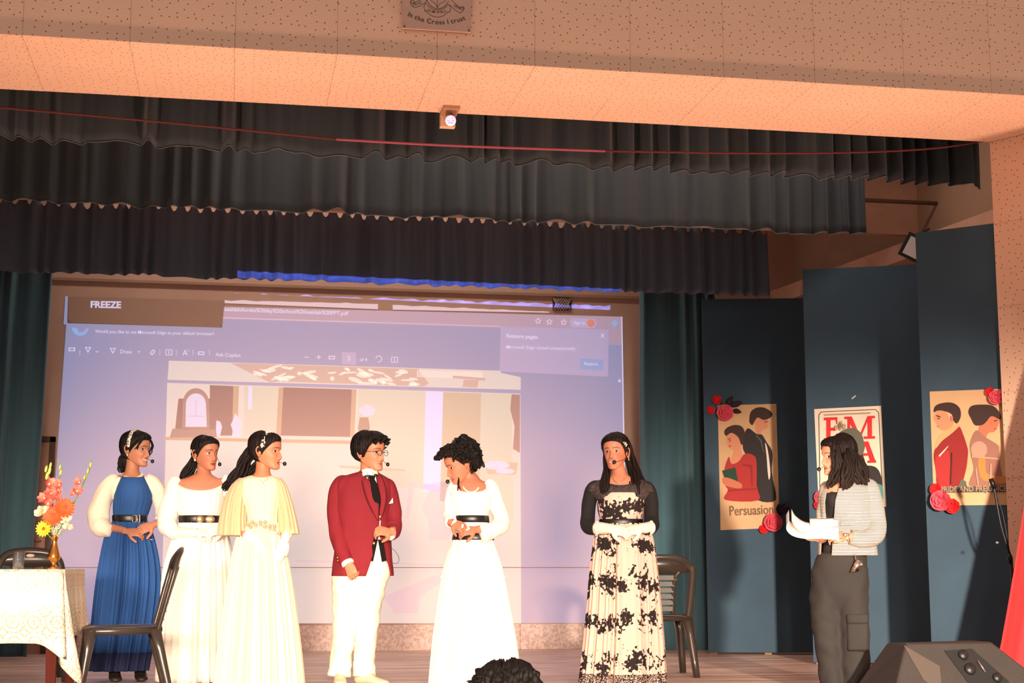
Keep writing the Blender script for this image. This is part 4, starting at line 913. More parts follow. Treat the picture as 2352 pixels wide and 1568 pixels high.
# ---- microphone stand
BL = M('black_stand_metal', (20, 19, 20), .4, .3); YM = 9.3
ms = thing('microphone_stand', 'slim black microphone stand leaning beside the right pillar', 'stand', (at_y(2333, 1500, YM)[0], YM, 0))
k = lambda x, y: at_y(x, y, YM)
k0 = k(2333, 1480); kb = np.array([k0[0]+.005, YM, 0])
obj('base', lathe([(.001, 0), (.13, 0), (.13, .012), (.03, .02), (.001, .02)], kb, 28), BL, ms)
obj('lower_tube', tube([kb, k(2331, 1480), k(2322, 1280)], .012, 10), BL, ms)
obj('upper_tube', tube([k(2322, 1280), k(2300, 1210), k(2284, 1125), k(2278, 1108)], .008, 10, 4), BL, ms)
obj('clamp', ell(k(2320, 1283), (.018, 0, 0), (0, .018, 0), (0, 0, .035), 10, 8), BL, ms)
obj('clip', tube([k(2284, 1122), k(2276, 1099)], .016, 10), BL, ms)
obj('cable', tube([k(2280, 1115), k(2296, 1180)+RT*.02, k(2318, 1300)+RT*.02, k(2345, 1360), k(2340, 1450), kb+np.array([.05, -.05, .02])], .004, 6, 6), BL, ms)
obj('knob', lathe([(.001, 0), (.009, 0), (.009, .02), (.001, .022)], k(2288, 1246)-FH*.01, 10, -FH), M('steel2', (190, 180, 180), .3, .9), ms)
# ---- red drape at the right edge
REDC = M('red_velvet', (214, 24, 30), .8, var=.1, vs=4, stretch=(4, 4, .3), sheen=.3)
rows = []; YD = 8.98
for i in range(41):
    t = i/40; yy = 700+t*1000; xl_ = np.interp(yy, [700, 1000, 1150, 1300, 1400, 1480, 1545, 1700], [2440, 2392, 2362, 2340, 2324, 2310, 2296, 2290]); xr_ = np.interp(yy, [700, 1000, 1700], [2500, 2560, 2680])
    row = []
    for j in range(61):
        u = j/60; p = at_y(xl_+(xr_-xl_)*u, yy, YD); row.append((p[0], YD+(.035+.04*t)*math.sin(u*30+1.2*math.sin(t*2))+.02*math.sin(u*71), max(.004, p[2])))
    rows.append(row)
rd = tag(obj('red_drape', loft(rows, False), REDC), 'bright red gathered drape at the lower right edge', 'curtain')
s = rd.modifiers.new('thickness', 'SOLIDIFY'); s.thickness = .004
# ================================================================== people
HAIR = M('black_hair', (20, 14, 13), .5, var=.35, vs=14, stretch=(6, 6, 1), bump=.35, bs=120, spec=.28)
HAIRB = M('brown_black_hair', (28, 18, 16), .48, var=.4, vs=14, stretch=(6, 6, 1), bump=.35, bs=120, spec=.2)
def skinmat(name, rough=.5):
    m = M(name, (180, 120, 90), rough); a = nd(m, 'ShaderNodeAttribute'); a.attribute_name = 'Col'; lk(m, a.outputs['Color'], base(m))
    b = m.node_tree.nodes['Principled BSDF']; b.inputs['Subsurface Weight'].default_value = .12; b.inputs['Subsurface Radius'].default_value = (.012, .005, .003); b.inputs['Subsurface Scale'].default_value = .6
    return m
SKIN = skinmat('skin')
PROF = cr([(-.1125, .010, -.078, -.060), (-.108, .026, -.090, -.040), (-.098, .037, -.095, -.018), (-.085, .045, -.094, .004), (-.068, .053, -.091, .030), (-.045, .061, -.091, .060), (-.020, .067, -.091, .084), (.005, .070, -.089, .096), (.030, .0725, -.095, .101), (.060, .072, -.093, .098), (.083, .063, -.080, .083), (.099, .045, -.055, .060), (.109, .024, -.024, .032), (.1125, .005, .002, .010)], 8)
def slice_at(z): return [np.interp(z, PROF[:, 0], PROF[:, i]) for i in (1, 2, 3)]
def head_pt(z, th, off=0.0):
    w, f, b = slice_at(z); q = min(1, max(0, (b+.05)/.12)); q = q*q*(3-2*q); yc = (1-q)*(f+b)/2+q*.012
    s, c = math.sin(th), math.cos(th); x = (w+off)*math.copysign(abs(s)**.92, s); y = yc-(yc-f+off)*abs(c)**.9 if c > 0 else yc+(b-yc+off)*abs(c)**.95
    return np.array([x, y, z])
def G2(a, b): return math.exp(-a*a-b*b)
def make_head(skin, lip, smile=0.0, gaze=0.0, teeth=False, brow=(40, 26, 22), blush=.15):
    nz, nt = 140, 150; ss = lambda t: max(0., min(1., t)); ph = np.linspace(0, 1, nz); zs = -.1125+.225*(ph*.9+.1*(.5-.5*np.cos(PI*ph))); V = []; Cc = []
    sk = np.array(lin(skin)); lp = np.array(lin(lip)); br = np.array(lin(brow))
    for z in zs:
        for j in range(nt):
            u = -1+2*j/nt; th = PI*(.55*u+.45*u**3); p = head_pt(z, th); col = sk.copy(); x, y = p[0], p[1]; ax = abs(x)
            if math.cos(th) > .1:
                dy = 0.0
                na = np.interp(z, [-.056, -.047, -.037, -.02, .0, .014], [0, .008, .0245, .016, .008, 0]); sx = np.interp(z, [-.05, -.036, .0], [.0135, .0115, .0075]); dy -= na*math.exp(-(x/sx)**2)
                dy -= .006*G2((ax-.013)/.006, (z+.044)/.007)
                dy += .0085*G2((ax-.031)/.017, (z-.004)/.012); dy -= .0050*G2((ax-.031)/.0125, (z-.002)/.0075)
                dy -= .0022*G2((ax-.03)/.022, (z-.023)/.009); dy -= .004*G2((ax-.040)/.018, (z+.032)/.018)*(1+smile)
                zm = -.069+smile*.008*(x/.026)**2; wl = .021+.006*smile
                if ax < wl*1.3:
                    e = max(0, 1-(ax/wl)**2); dy -= .0055*math.exp(-((z-zm-.0042)/.0042)**2)*e; dy -= .0065*math.exp(-((z-zm+.006)/.005)**2)*e; dy += .0035*math.exp(-((z-zm)/.0018)**2)*e
                    if e > 0:
                        kk = ss(.5+(z-(zm-.0105*e**.6))/.0024)*ss(.5+(zm+.0072*e**.7*(1-.25*math.exp(-(x/.004)**2))-z)/.0024)*ss(e*4); col = sk*(1-kk)+lp*kk
                    if teeth and e > .12 and abs(z-zm) < .0042*e: col = np.array([.82, .78, .72])
                    elif e > 0 and not teeth and abs(z-zm) < .0013: col = lp*.4
                dy += .002*G2((ax-wl-.003)/.006, (z-zm)/.01)*(1+smile); dy -= .005*G2(x/.016, (z+.098)/.011)
                p[1] += dy
                q = (ax-.031)/.0150; eo = .0070*(1-q*q)-.0014*q
                if abs(q) < 1:
                    if -.0052*(1-q*q) < z-.002 < eo:
                        col = np.array([.62, .56, .53]); gx = x-math.copysign(.031, x)-gaze
                        if (gx/.0066)**2+((z-.003)/.0072)**2 < 1: col = np.array([.02, .012, .01])
                    elif eo <= z-.002 < eo+.0022: col = np.array([.012, .008, .008])
                    elif -.0052*(1-q*q)-.0012 < z-.002 <= -.0052*(1-q*q): col = sk*.4
                bq = (ax-.032)/.021
                if abs(bq) < 1.1:
                    kk = ss(.5+(.0032*(1-.6*max(0, bq)**2)-abs(z-(.0225+.0045*(1-bq*bq)-.002*bq)))/.0026)*ss((1.1-abs(bq))*5)*.85; col = col*(1-kk)+br*kk
                col = col*(1-blush*.0)+0 if True else col
                ck = blush*G2((ax-.042)/.016, (z+.028)/.016)
                if ck > .02: col = col*(1-ck)+np.array(lin((214, 92, 80)))*ck
            V.append(p); Cc.append(col)
    v, f = loft(np.array(V).reshape(nz, nt, 3), True, True, True); return v, f, np.array(Cc)
def ear(s):
    # rim, bowl and lobe
    parts = [ell((s*.074, .016, -.006), (.007, 0, 0), (0, .016, .003), (0, -.003, .030), 12, 8)]
    parts.append(tube([(s*.079, .004, -.030), (s*.084, .010, -.034), (s*.087, .026, -.012), (s*.088, .030, .012), (s*.084, .018, .025), (s*.079, .004, .018)], [.005, .006, .0045, .0045, .0045, .003], 8, 4)); return join(parts)
def rotm(yaw, pitch, roll): return np.array(Matrix.Rotation(R(yaw), 3, 'Z') @ Matrix.Rotation(R(pitch), 3, 'X') @ Matrix.Rotation(R(roll), 3, 'Y'))
class Person:
    def __init__(s, fx, fy, label):
        s.B = at_z(fx, fy, 0); d = s.B-C0; s.f = unit([d[0], d[1], 0]); s.r = np.array([s.f[1], -s.f[0], 0])
        s.t = thing('person', label, 'person', s.B, math.atan2(s.r[1], s.r[0]), 'people on the stage'); s.k = np.linalg.norm(s.P(fx+1, fy)-s.P(fx, fy)); s.parts = []; s.skin = (176, 112, 82)
    def P(s, x, y, d=0.0): return hit(x, y, s.B-s.f*d, s.f)
    def V(s, a, b, c): return s.r*a-s.f*b+Zv*c
    def head(s, x, y, d, yaw, pitch, roll, scale=1.0, **kw):
        s.hc = s.P(x, y, d); Rl = np.column_stack([s.r, s.f, Zv]); s.hR = Rl @ rotm(yaw, pitch, roll); s.hs = scale
        v, f, c = make_head(s.skin, **kw); s.hd = (s.H(v), f, c)
        es = [ear(-1), ear(1)]; s.ears = [(s.H(q[0]), q[1]) for q in es]
    def H(s, p): p = np.array(p, float).reshape(-1, 3); return (p*s.hs) @ s.hR.T+s.hc
    def shell(s, rows, n=72, sub=6, cnt=0, seed=1, pw=2.25, cap=False, rough=0.0, noisef=7.0):
        rows = [tuple(r)+(0,)*(7-len(r)) for r in rows]; a = cr(rows, sub); rings = []; rr = random.Random(seed); ph = [rr.uniform(0, 6.28) for _ in range(6)]
        for i, (y, xl, xr, b, d, amp, drop) in enumerate(a):
            c = s.P((xl+xr)/2, y, d); hw = np.linalg.norm(s.P(xr, y, d)-s.P(xl, y, d))/2; ring = []
            for j in range(n):
                th = 2*PI*j/n; co, si = math.cos(th), math.sin(th); e = 2/pw
                X = math.copysign(abs(co)**e, co); Yv = math.copysign(abs(si)**e, si); o = 0.0
                if cnt and amp: 
                    q = cnt*th+ph[0]+1.3*math.sin(2*th+ph[1])+.8*math.sin(5*th+ph[2]); o = 1.55*amp*((abs(math.cos(q*.5))**.8*2-1.1)*.8+.4*math.cos(1.63*q+ph[3])+.25*math.cos(3*th+ph[4]))
                if rough: o += rough*noise.noise((co*noisef*.6+seed, si*noisef*.6, c[2]*noisef))
                ring.append(c+s.r*X*(hw+o)-s.f*Yv*(b+o)-Zv*drop*max(0, si)**1.6)
            rings.append(ring)
        return loft(rings, True, cap, cap)
    def tube(s, pts, rad, n=20, sub=7, **kw): return tube([s.P(*p) for p in pts], rad, n, sub, **kw)
    def add(s, name, vf, mat, label=None, parent=None, smooth=True): return obj(name, vf, mat, parent or s.t, smooth, label=label)
    def solid(s, name, vf, mat, label=None, th=.003):
        o = s.add(name, vf, mat, label); m = o.modifiers.new('thickness', 'SOLIDIFY'); m.thickness = th; m.offset = -1; return o
    def hand(s, W, D, N, side, curl=(25, 30, 25), size=.95, grow=0.0, thumb=(.55, .75, .25), spread=.06):
        W = s.P(*W) if len(W) == 3 and not isinstance(W, np.ndarray) else W
        D = unit(D); N = unit(np.array(N)-D*np.dot(N, D)); S = np.cross(D, N)*side; parts = []; k = size; g = grow; rings = []
        for t, hw, ht in ((-.03, .024, .019), (0, .026, .018), (.02, .034, .017), (.05, .040, .015), (.075, .041, .0135), (.092, .036, .010)):
            rings.append([W+D*t*k+S*math.cos(a)*(hw*k+g)+N*math.sin(a)*(ht*k+g) for a in np.linspace(0, 2*PI, 16, endpoint=False)])
        parts.append(loft(rings, True, True, True))
        for i, (o, L, rd) in enumerate(((.029, .068, .0086), (.0095, .076, .0088), (-.010, .070, .0084), (-.028, .055, .0074))):
            p = W+D*.080*k+S*o*k; a = 0; pts = [p-D*.02*k, p]; rads = [rd*k+g, rd*k*1.05+g]; Df = unit(D+S*spread*(o/.028))
            for m_, (sg, cu) in enumerate(zip((.46, .30, .24), curl)):
                a += R(cu*(1+.06*i)); p = p+(Df*math.cos(a)-N*math.sin(a))*L*k*sg; pts.append(p); rads.append((rd*(1-.12*(m_+1)))*k+g)
            parts.append(tube(pts, rads, 10, 3))
            parts.append(ell(pts[-1], (rads[-1], 0, 0), (0, rads[-1], 0), (0, 0, rads[-1]), 8, 6))
        td = unit(D*thumb[0]+S*thumb[1]-N*thumb[2]); p = W+D*.022*k+S*.024*k; td2 = unit(td*.7+D*.7-N*.25)
        pts = [p, p+td*.036*k, p+td*.036*k+td2*.030*k, p+td*.036*k+td2*.052*k]
        parts.append(tube(pts, [.014*k+g, .0115*k+g, .0100*k+g, .0075*k+g], 10, 3))
        return remesh(join(parts), .0034, 2)
    def body(s, torso, neck, arms, hands, legs, voxel=.011):
        """torso rows; neck = (px,py,d) base; arms = list of joints; one continuous skin mesh with the fine head and hands joined on"""
        parts = [s.shell(torso, 40, 4, cap=True)]; nb = s.P(*neck); ht = s.H((0, .018, -.075))[0]; hu = s.H((0, .022, -.01))[0]
        parts.append(tube([nb-Zv*.06, nb, nb*.45+ht*.55, ht, hu], [.075, .054, .0475, .047, .045], 24, 4))
        for pts, rad in arms:
            q = [s.P(*p) for p in pts]; parts.append(tube(q, rad, 16, 6)); parts.append(ell(q[0], s.r*rad[0]*1.05, s.f*rad[0]*1.05, Zv*rad[0]*1.05, 12, 8))
        for pts in legs:
            q = [s.P(*p) for p in pts]; parts.append(tube(q, [.070, .050, .034, .03][:len(q)], 16, 5))
            a = q[-1]; a2 = np.array([a[0], a[1], .032]); parts.append(tube([a2+s.f*.02, a2-s.f*.02, a2-s.f*.045-Zv*.004], [.024, .022, .016], 12, 4)); parts.append(tube([a, a2], [.033, .024], 12, 3))
        v, f = remesh(join(parts), voxel, 5); col = [np.tile(np.array(lin(s.skin)), (len(v), 1))]; allp = [(v, f)]
        for h in hands: allp.append(h); col.append(np.tile(np.array(lin(s.skin)), (len(h[0]), 1)))
        for e in s.ears: allp.append(e); col.append(np.tile(np.array(lin(s.skin))*.95, (len(e[0]), 1)))
        allp.append(s.hd[:2]); col.append(s.hd[2])
        return obj('body', join(allp), SKIN, s.t, col=np.vstack(col))
    def cap(s, T=.014, line=None, back=.006, seed=0, rough=.004, part=None, curl=0.0, extra=None):
        line = line or [(0, .070), (30, .064), (48, .052), (62, .030), (75, .002), (84, -.022), (98, -.03), (115, -.07), (180, -.088)]
        nz, nt = 70, 150; V = []; tt = [(q/(nz-1)) for q in range(nz)]
        la_ = [q[0] for q in line]; lz_ = [q[1] for q in line]
        for t_ in tt:
            for j in range(nt):
                th = -PI+2*PI*j/nt; zl = np.interp(abs(math.degrees(th)), la_, lz_)+.0025*noise.noise((th*7, seed, 0)); z = zl+(.1125-zl)*(1-(1-t_)**1.5); m = min(1, max(0, (z-zl)/.03)); m = m*m*(3-2*m)
                bk = max(0, -math.cos(th)); off = .0015+(T+back*bk)*m
                off += m*(rough*noise.noise((th*14+z*20, z*10, seed))+.0022*math.sin(th*46+6*noise.noise((th*3, z*8, seed))))
                if curl: off += m*curl*(noise.noise((math.sin(th)*7, math.cos(th)*7, z*70+seed))+.6*noise.noise((math.sin(th)*15, math.cos(th)*15, z*150+seed)))
                if part is not None and math.cos(th) > -.2: 
                    pp = head_pt(z, th)[0]; off -= .6*off*math.exp(-((pp-part)/.0035)**2)
                p = head_pt(z, th, off); p[2] = z+off*max(0, (z-.03)/.08)
                if extra: p = extra(p, th, z, m)
                V.append(p)
        v, f = loft(np.array(V).reshape(nz, nt, 3), True, False, True)
        return s.H(v), f
    def locks(s, guides, k, spread, r, seed=0, wave=.008, n=7, hp=False, taper=.35):
        rr = random.Random(seed); parts = []
        for g in guides:
            P = [s.H(q)[0] if hp else s.P(*q) for q in g]; P = list(cr(np.array(P), 3)) if len(P) > 2 else P
            for i in range(k):
                o = np.array([rr.gauss(0, 1), rr.gauss(0, 1), rr.gauss(0, .4)])*spread; p0 = rr.uniform(0, 6); L = len(P); pts = []
                for m_, q in enumerate(P):
                    w = wave*math.sin(m_*1.15+p0)*(.15+.85*m_/max(1, L-1)); pts.append(q+o*min(1, .35+m_/max(1, L-1))+s.r*w+s.f*w*.6)
                pts[-1] = pts[-1]+unit(pts[-1]-pts[-2])*rr.uniform(-.012, .012)
                parts.append(tube(pts, [r*.8]+[r*rr.uniform(.7, 1.05)]*(L-2)+[r*taper], n, 2))
        return join(parts)
    def headset(s, side, reach=1.0):
        x = side; pts = [(x*.078, .012, .012), (x*.084, -.012, -.022), (x*.075, -.055, -.052), (x*.050*reach, -.098, -.066), (x*.034*reach, -.118, -.070)]
        hs_ = s.add('headset_microphone', tube(s.H(pts), .0016, 6, 5), BLACKP)
        c = s.H(pts[-1])[0]; obj('foam_tip', ell(c, s.r*.0125, s.f*.0125, Zv*.014, 12, 8), BLACKP, hs_)
CREAMC = M('cream_cotton', (244, 232, 212), .9, bump=.12, bs=160, sheen=.2); WHITEC = M('white_cotton', (246, 240, 230), .9, bump=.12, bs=160, sheen=.2)
BUTTER = M('pale_yellow_chiffon', (242, 224, 194), .8, bump=.1, bs=160, sheen=.3); SHEER = M('sheer_yellow_chiffon', (226, 196, 156), .8, sheen=.3); SHEER.node_tree.nodes['Principled BSDF'].inputs['Alpha'].default_value = .82; SATIN = M('white_satin_glove', (248, 238, 226), .45, bump=.15, bs=90)
BLUEC = M('royal_blue_cotton', (36, 84, 150), .85, bump=.15, bs=160, var=.08, vs=5); NAVY = M('dark_navy_cotton', (22, 34, 74), .85)
BLACKC = M('black_wool', (22, 19, 20), .9, spec=.15); BELT = M('black_leather', (20, 16, 16), .35); SILV = M('silver_metal', (214, 200, 190), .25, 1.0); GOLD = M('gold_metal', (236, 200, 140), .25, 1.0)
PEARL = M('pearl', (246, 236, 220), .25, coat=.5); BOOT = M('dark_boot', (44, 34, 32), .5)
def beads(pts, r, n=8):
    return join([ell(p, (r, 0, 0), (0, r, 0), (0, 0, r), n, 6) for p in pts])
def shoe(p, x, y, d, dirv, mat, L=.24, name='shoe', h=.06):
    """simple shaped shoe: ankle at (x,y,d), toe along dirv"""
    a = p.P(x, y, d); a[2] = 0; dv = unit(dirv); sd = np.cross(dv, Zv); rings = []
    for t, w, z1 in ((-.30, .020, .035), (-.26, .032, h), (-.1, .036, h+.015), (.1, .036, h+.005), (.3, .042, .048), (.5, .043, .038), (.63, .036, .030), (.70, .016, .020)):
        c = a+dv*L*t; rings.append([c+sd*w*math.cos(q)+Zv*(.004+z1/2+(z1/2)*math.sin(q)) for q in np.linspace(0, 2*PI, 16, endpoint=False)])
    p.add(name, loft(rings, True, True, True), mat)

# ------------------------------------------------------------------ 1: blue pinafore
p = Person(285, 1563, 'person in a royal blue pinafore over a cream blouse, standing behind the table'); p.skin = (186, 126, 98)
p.head(313, 1034, .0, 52, 2, 3, 1.02, lip=(190, 84, 72), smile=1.0, teeth=True)
h1 = p.hand((292, 1220, .15), p.V(1, .25, -.10), p.V(0, .75, .65), 1, (30, 35, 30), .95); h2 = p.hand((352, 1205, .15), p.V(-1, .35, -.42), p.V(.1, .9, .5), -1, (25, 35, 30), .95)
p.body([(1086, 286, 320, .05), (1094, 268, 338, .06), (1102, 254, 350, .072), (1135, 270, 340, .07), (1188, 270, 328, .07), (1240, 264, 338, .08), (1270, 264, 338, .08)], (303, 1092, .0),
       [([(264, 1112, 0), (228, 1194, .03), (292, 1220, .15)], [.030, .032, .025]), ([(342, 1112, 0), (382, 1182, .03), (352, 1205, .15)], [.030, .032, .025])], [h1, h2],
       [[(270, 1260, 0), (266, 1410, 0), (262, 1535, 0)], [(318, 1260, 0), (318, 1410, 0), (320, 1535, 0)]])
p.solid('blouse', p.shell([(1087, 287, 321, .048, 0, 0, .012), (1092, 274, 334, .058, 0, 0, .006), (1099, 255, 351, .068), (1112, 249, 358, .078), (1140, 258, 351, .085), (1170, 264, 340, .085), (1195, 264, 334, .085)]), CREAMC)
p.add('collar', p.tube([(286, 1086, -.03), (280, 1090, .02), (292, 1096, .065), (304, 1099, .075), (318, 1096, .065), (326, 1089, .02), (320, 1085, -.03)], .012, 10, 6, flat=.5), CREAMC)
p.solid('pinafore_top', p.shell([(1093, 277, 333, .080, .01, 0, .012), (1103, 272, 338, .104, .01, .0005, .006), (1120, 265, 345, .120, .01, .001), (1140, 261, 351, .126, .005, .002), (1165, 260, 345, .116, 0, .003), (1190, 260, 337, .101, 0, .0005)], 96, cnt=26, seed=4), BLUEC)
p.solid('skirt', p.shell([(1188, 260, 337, .100, 0, .0005), (1204, 256, 341, .108, 0, .003), (1232, 245, 351, .14, 0, .010), (1290, 236, 361, .165, 0, .016), (1345, 229, 363, .18, 0, .019), (1420, 222, 354, .185, 0, .021), (1497, 215, 341, .19, 0, .022)], 220, cnt=20, seed=5), BLUEC)
p.solid('hem_band', p.shell([(1496, 215, 341.5, .191, 0, .022), (1515, 213, 338, .192, 0, .022), (1538, 211, 334, .194, 0, .022)], 220, cnt=20, seed=5), NAVY, 'dark navy band at the hem')
bl = p.add('belt', p.shell([(1183, 258, 339, .106), (1186, 257.5, 339.5, .109), (1195, 257.5, 339.5, .109), (1199, 258, 339, .106)], cap=True, sub=2), BELT)
for dx, w in ((0, 9), (12, 5)): obj('buckle', tube([p.P(x, y, .113) for x, y in ((304+dx, 1183), (304+dx+w, 1183), (304+dx+w, 1198), (304+dx, 1198), (304+dx, 1183))], .004, 8), SILV, bl)
obj('chain', p.tube([(318, 1196, .115), (322, 1206, .13), (330, 1216, .16), (342, 1236, .14), (352, 1240, .14)], .003, 6), SILV, bl)
p.add('sleeve', p.tube([(272, 1098, 0), (256, 1108, 0), (238, 1142, .005), (226, 1182, .02), (230, 1206, .05), (248, 1217, .10), (254, 1219, .115)], [.035, .056, .066, .074, .070, .05, .034], 24, 8, wr=.10, seed=2), CREAMC)
p.add('sleeve', p.tube([(334, 1098, 0), (348, 1108, 0), (366, 1138, .005), (377, 1168, .02), (378, 1186, .04), (370, 1196, .08), (366, 1199, .095)], [.035, .054, .062, .064, .060, .045, .033], 24, 8, wr=.10, seed=3), CREAMC)
hr = p.add('hair', join([p.cap(.016, seed=1, part=-.02), p.locks([[(290, 1036, -.03), (279, 1052, -.05), (277, 1070, -.06), (281, 1084, -.06)], [(296, 1040, -.03), (285, 1062, -.04), (284, 1080, -.05)]], 9, .012, .010, 4), p.locks([[(-.045, -.085, .075), (-.066, -.075, .045), (-.072, -.055, .0)], [(.03, -.088, .075), (.055, -.085, .05), (.066, -.07, .005), (.07, -.06, -.03)], [(.01, -.09, .078), (.05, -.09, .058), (.062, -.083, .02)]], 4, .003, .0045, 6, hp=True)]), HAIR)
DOT = M('white_dotted_cloth', (240, 228, 220), .8); tc = nd(DOT, 'ShaderNodeTexCoord'); vo = nd(DOT, 'ShaderNodeTexVoronoi'); vo.inputs['Scale'].default_value = 58; vo.inputs['Randomness'].default_value = .3; lk(DOT, tc.outputs['Object'], vo.inputs['Vector'])
lk(DOT, mixc(DOT, mnode(DOT, 'LESS_THAN', vo.outputs['Distance'], .36), lin((240, 228, 220)), lin((26, 24, 40))), base(DOT))
def band(p, mat, y0, w, lo=-82, hi=82, off=.021, name='headband', n=30, tilt=.2):
    rings = []
    for a in np.linspace(R(lo), R(hi), n):
        c = np.array([(.0725+off)*math.sin(a), y0+tilt*.1*math.cos(a), -.0+(.1125+off)*math.cos(a)*(1 if abs(a) < 1.57 else 1)]); rd = unit([math.sin(a), 0, math.cos(a)]); ww = w*(.55+.45*math.cos(a))
        rings.append([c+np.array([0, ww*math.cos(q), 0])+rd*.004*math.sin(q) for q in np.linspace(0, 2*PI, 12, endpoint=False)])
    v, f = loft(rings, True, True, True); return p.add(name, (p.H(v), f), mat)
band(p, DOT, -.012, .019, -86, 86, .030)
p.add('earring', beads(p.H([(-.083, .006, -.042), (.083, .006, -.042)]), .006), PEARL); p.headset(1)
for x in (262, 321): shoe(p, x, 1556, 0, p.V(.1, 1, 0), BOOT, .22, 'boot', .11)
# ------------------------------------------------------------------ 2: white dress, square neckline, black belt
p = Person(445, 1568, 'person in a white square-necked dress with a black gold-buckled belt and gloves'); p.skin = (194, 126, 98)
p.head(473, 1043, .0, 34, 1, 0, 1.0, lip=(186, 54, 52), smile=.2, gaze=.004)
h1 = p.hand((448, 1222, .17), p.V(1, .15, -.05), p.V(0, .6, .8), 1, (30, 35, 30), .9); h2 = p.hand((512, 1214, .15), p.V(-1, .35, -.25), p.V(0, .8, .6), -1, (25, 30, 25), .9)
g1 = p.hand((448, 1222, .17), p.V(1, .15, -.05), p.V(0, .6, .8), 1, (30, 35, 30), .9, .0022); g2 = p.hand((512, 1214, .15), p.V(-1, .35, -.25), p.V(0, .8, .6), -1, (25, 30, 25), .9, .0022)
p.body([(1088, 448, 484, .05), (1097, 428, 500, .062), (1106, 404, 516, .074), (1130, 410, 510, .092), (1150, 414, 506, .096), (1190, 418, 502, .085), (1240, 412, 512, .105), (1272, 414, 510, .1)], (468, 1098, .0),
       [([(402, 1114, 0), (390, 1212, .03), (448, 1222, .17)], [.046, .037, .026]), ([(518, 1110, 0), (528, 1195, .02), (512, 1214, .15)], [.046, .037, .026])], [h1, h2],
       [[(436, 1265, 0), (430, 1420, 0), (424, 1545, 0)], [(486, 1265, 0), (480, 1420, 0), (474, 1545, 0)]])
p.solid('bodice', p.shell([(1101, 399, 519, .060, -.01, .0, .062), (1108, 394, 524, .088, 0, .0, .055), (1118, 395, 522, .102, 0, .001, .035), (1135, 402, 516, .112, 0, .003, .012), (1155, 404, 514, .118, 0, .004), (1175, 408, 510, .112, 0, .003), (1186, 413, 506, .102, 0, .0005)], 96, cnt=30, seed=7), WHITEC)
p.solid('skirt', p.shell([(1196, 413, 507, .101, 0, .0005), (1215, 406, 514, .12, 0, .006), (1235, 399, 522, .14, 0, .010), (1310, 380, 530, .185, 0, .015), (1400, 374, 532, .21, 0, .018), (1480, 369, 533, .225, 0, .020), (1562, 365, 534, .235, 0, .020)], 260, cnt=26, seed=8), WHITEC)
p.add('tier_seam', p.shell([(1452, 371, 533, .222, 0, .0195), (1454, 370, 534, .225, 0, .0195), (1456, 371, 533, .222, 0, .0195)], 260, cnt=26, seed=8, sub=1), WHITEC)
bl = p.add('belt', p.shell([(1184, 411, 508, .108), (1187, 410, 509, .112), (1197, 410, 509, .112), (1201, 411, 508, .108)], cap=True, sub=2), BELT)
for x0, x1 in ((450, 468), (470, 494)): obj('buckle', ell(p.P((x0+x1)/2, 1192, .114), p.r*(x1-x0)/2*p.k, p.f*.008, Zv*.022, 16, 8), GOLD, bl)
p.add('sleeve', p.tube([(416, 1106, 0), (404, 1112, 0), (394, 1140, 0), (386, 1180, .01), (386, 1206, .03), (398, 1222, .07), (412, 1225, .10)], [.04, .056, .060, .064, .064, .05, .04], 24, 8, wr=.12, seed=5), WHITEC)
p.add('sleeve', p.tube([(508, 1104, 0), (520, 1110, 0), (530, 1140, 0), (536, 1180, .01), (532, 1200, .04), (524, 1210, .09)], [.04, .054, .058, .058, .05, .042], 24, 8, wr=.12, seed=6), WHITEC)
p.add('glove', join([p.tube([(400, 1222, .07), (425, 1223, .13), (452, 1222, .172)], [.043, .035, .029], 18, 5, wr=.06, seed=4), g1]), SATIN)
p.add('glove', join([p.tube([(528, 1206, .07), (522, 1210, .11), (508, 1214, .152)], [.042, .035, .029], 18, 5, wr=.06, seed=5), g2]), SATIN)
p.add('hair', join([p.cap(.009, seed=2, part=.0, back=.01), p.locks([[(460, 1030, -.06), (444, 1052, -.09), (430, 1078, -.10), (416, 1098, -.10)], [(466, 1040, -.07), (452, 1062, -.10), (440, 1084, -.11), (424, 1103, -.10)], [(470, 1050, -.08), (462, 1075, -.11), (448, 1098, -.12)]], 9, .010, .011, 7)]), HAIR)
p.add('earring', beads(p.H([(-.084, .004, -.044), (.084, .004, -.044)]), .0075), PEARL)
p.add('hair_flower', beads(p.H([(-.076+.004*math.cos(k), .062+.006*math.sin(k*2), .018+.01*math.sin(k)) for k in range(6)]), .005), PEARL); p.headset(1)
for x in (424, 474): shoe(p, x, 1566, 0.02, p.V(0, 1, 0), BOOT, .23)
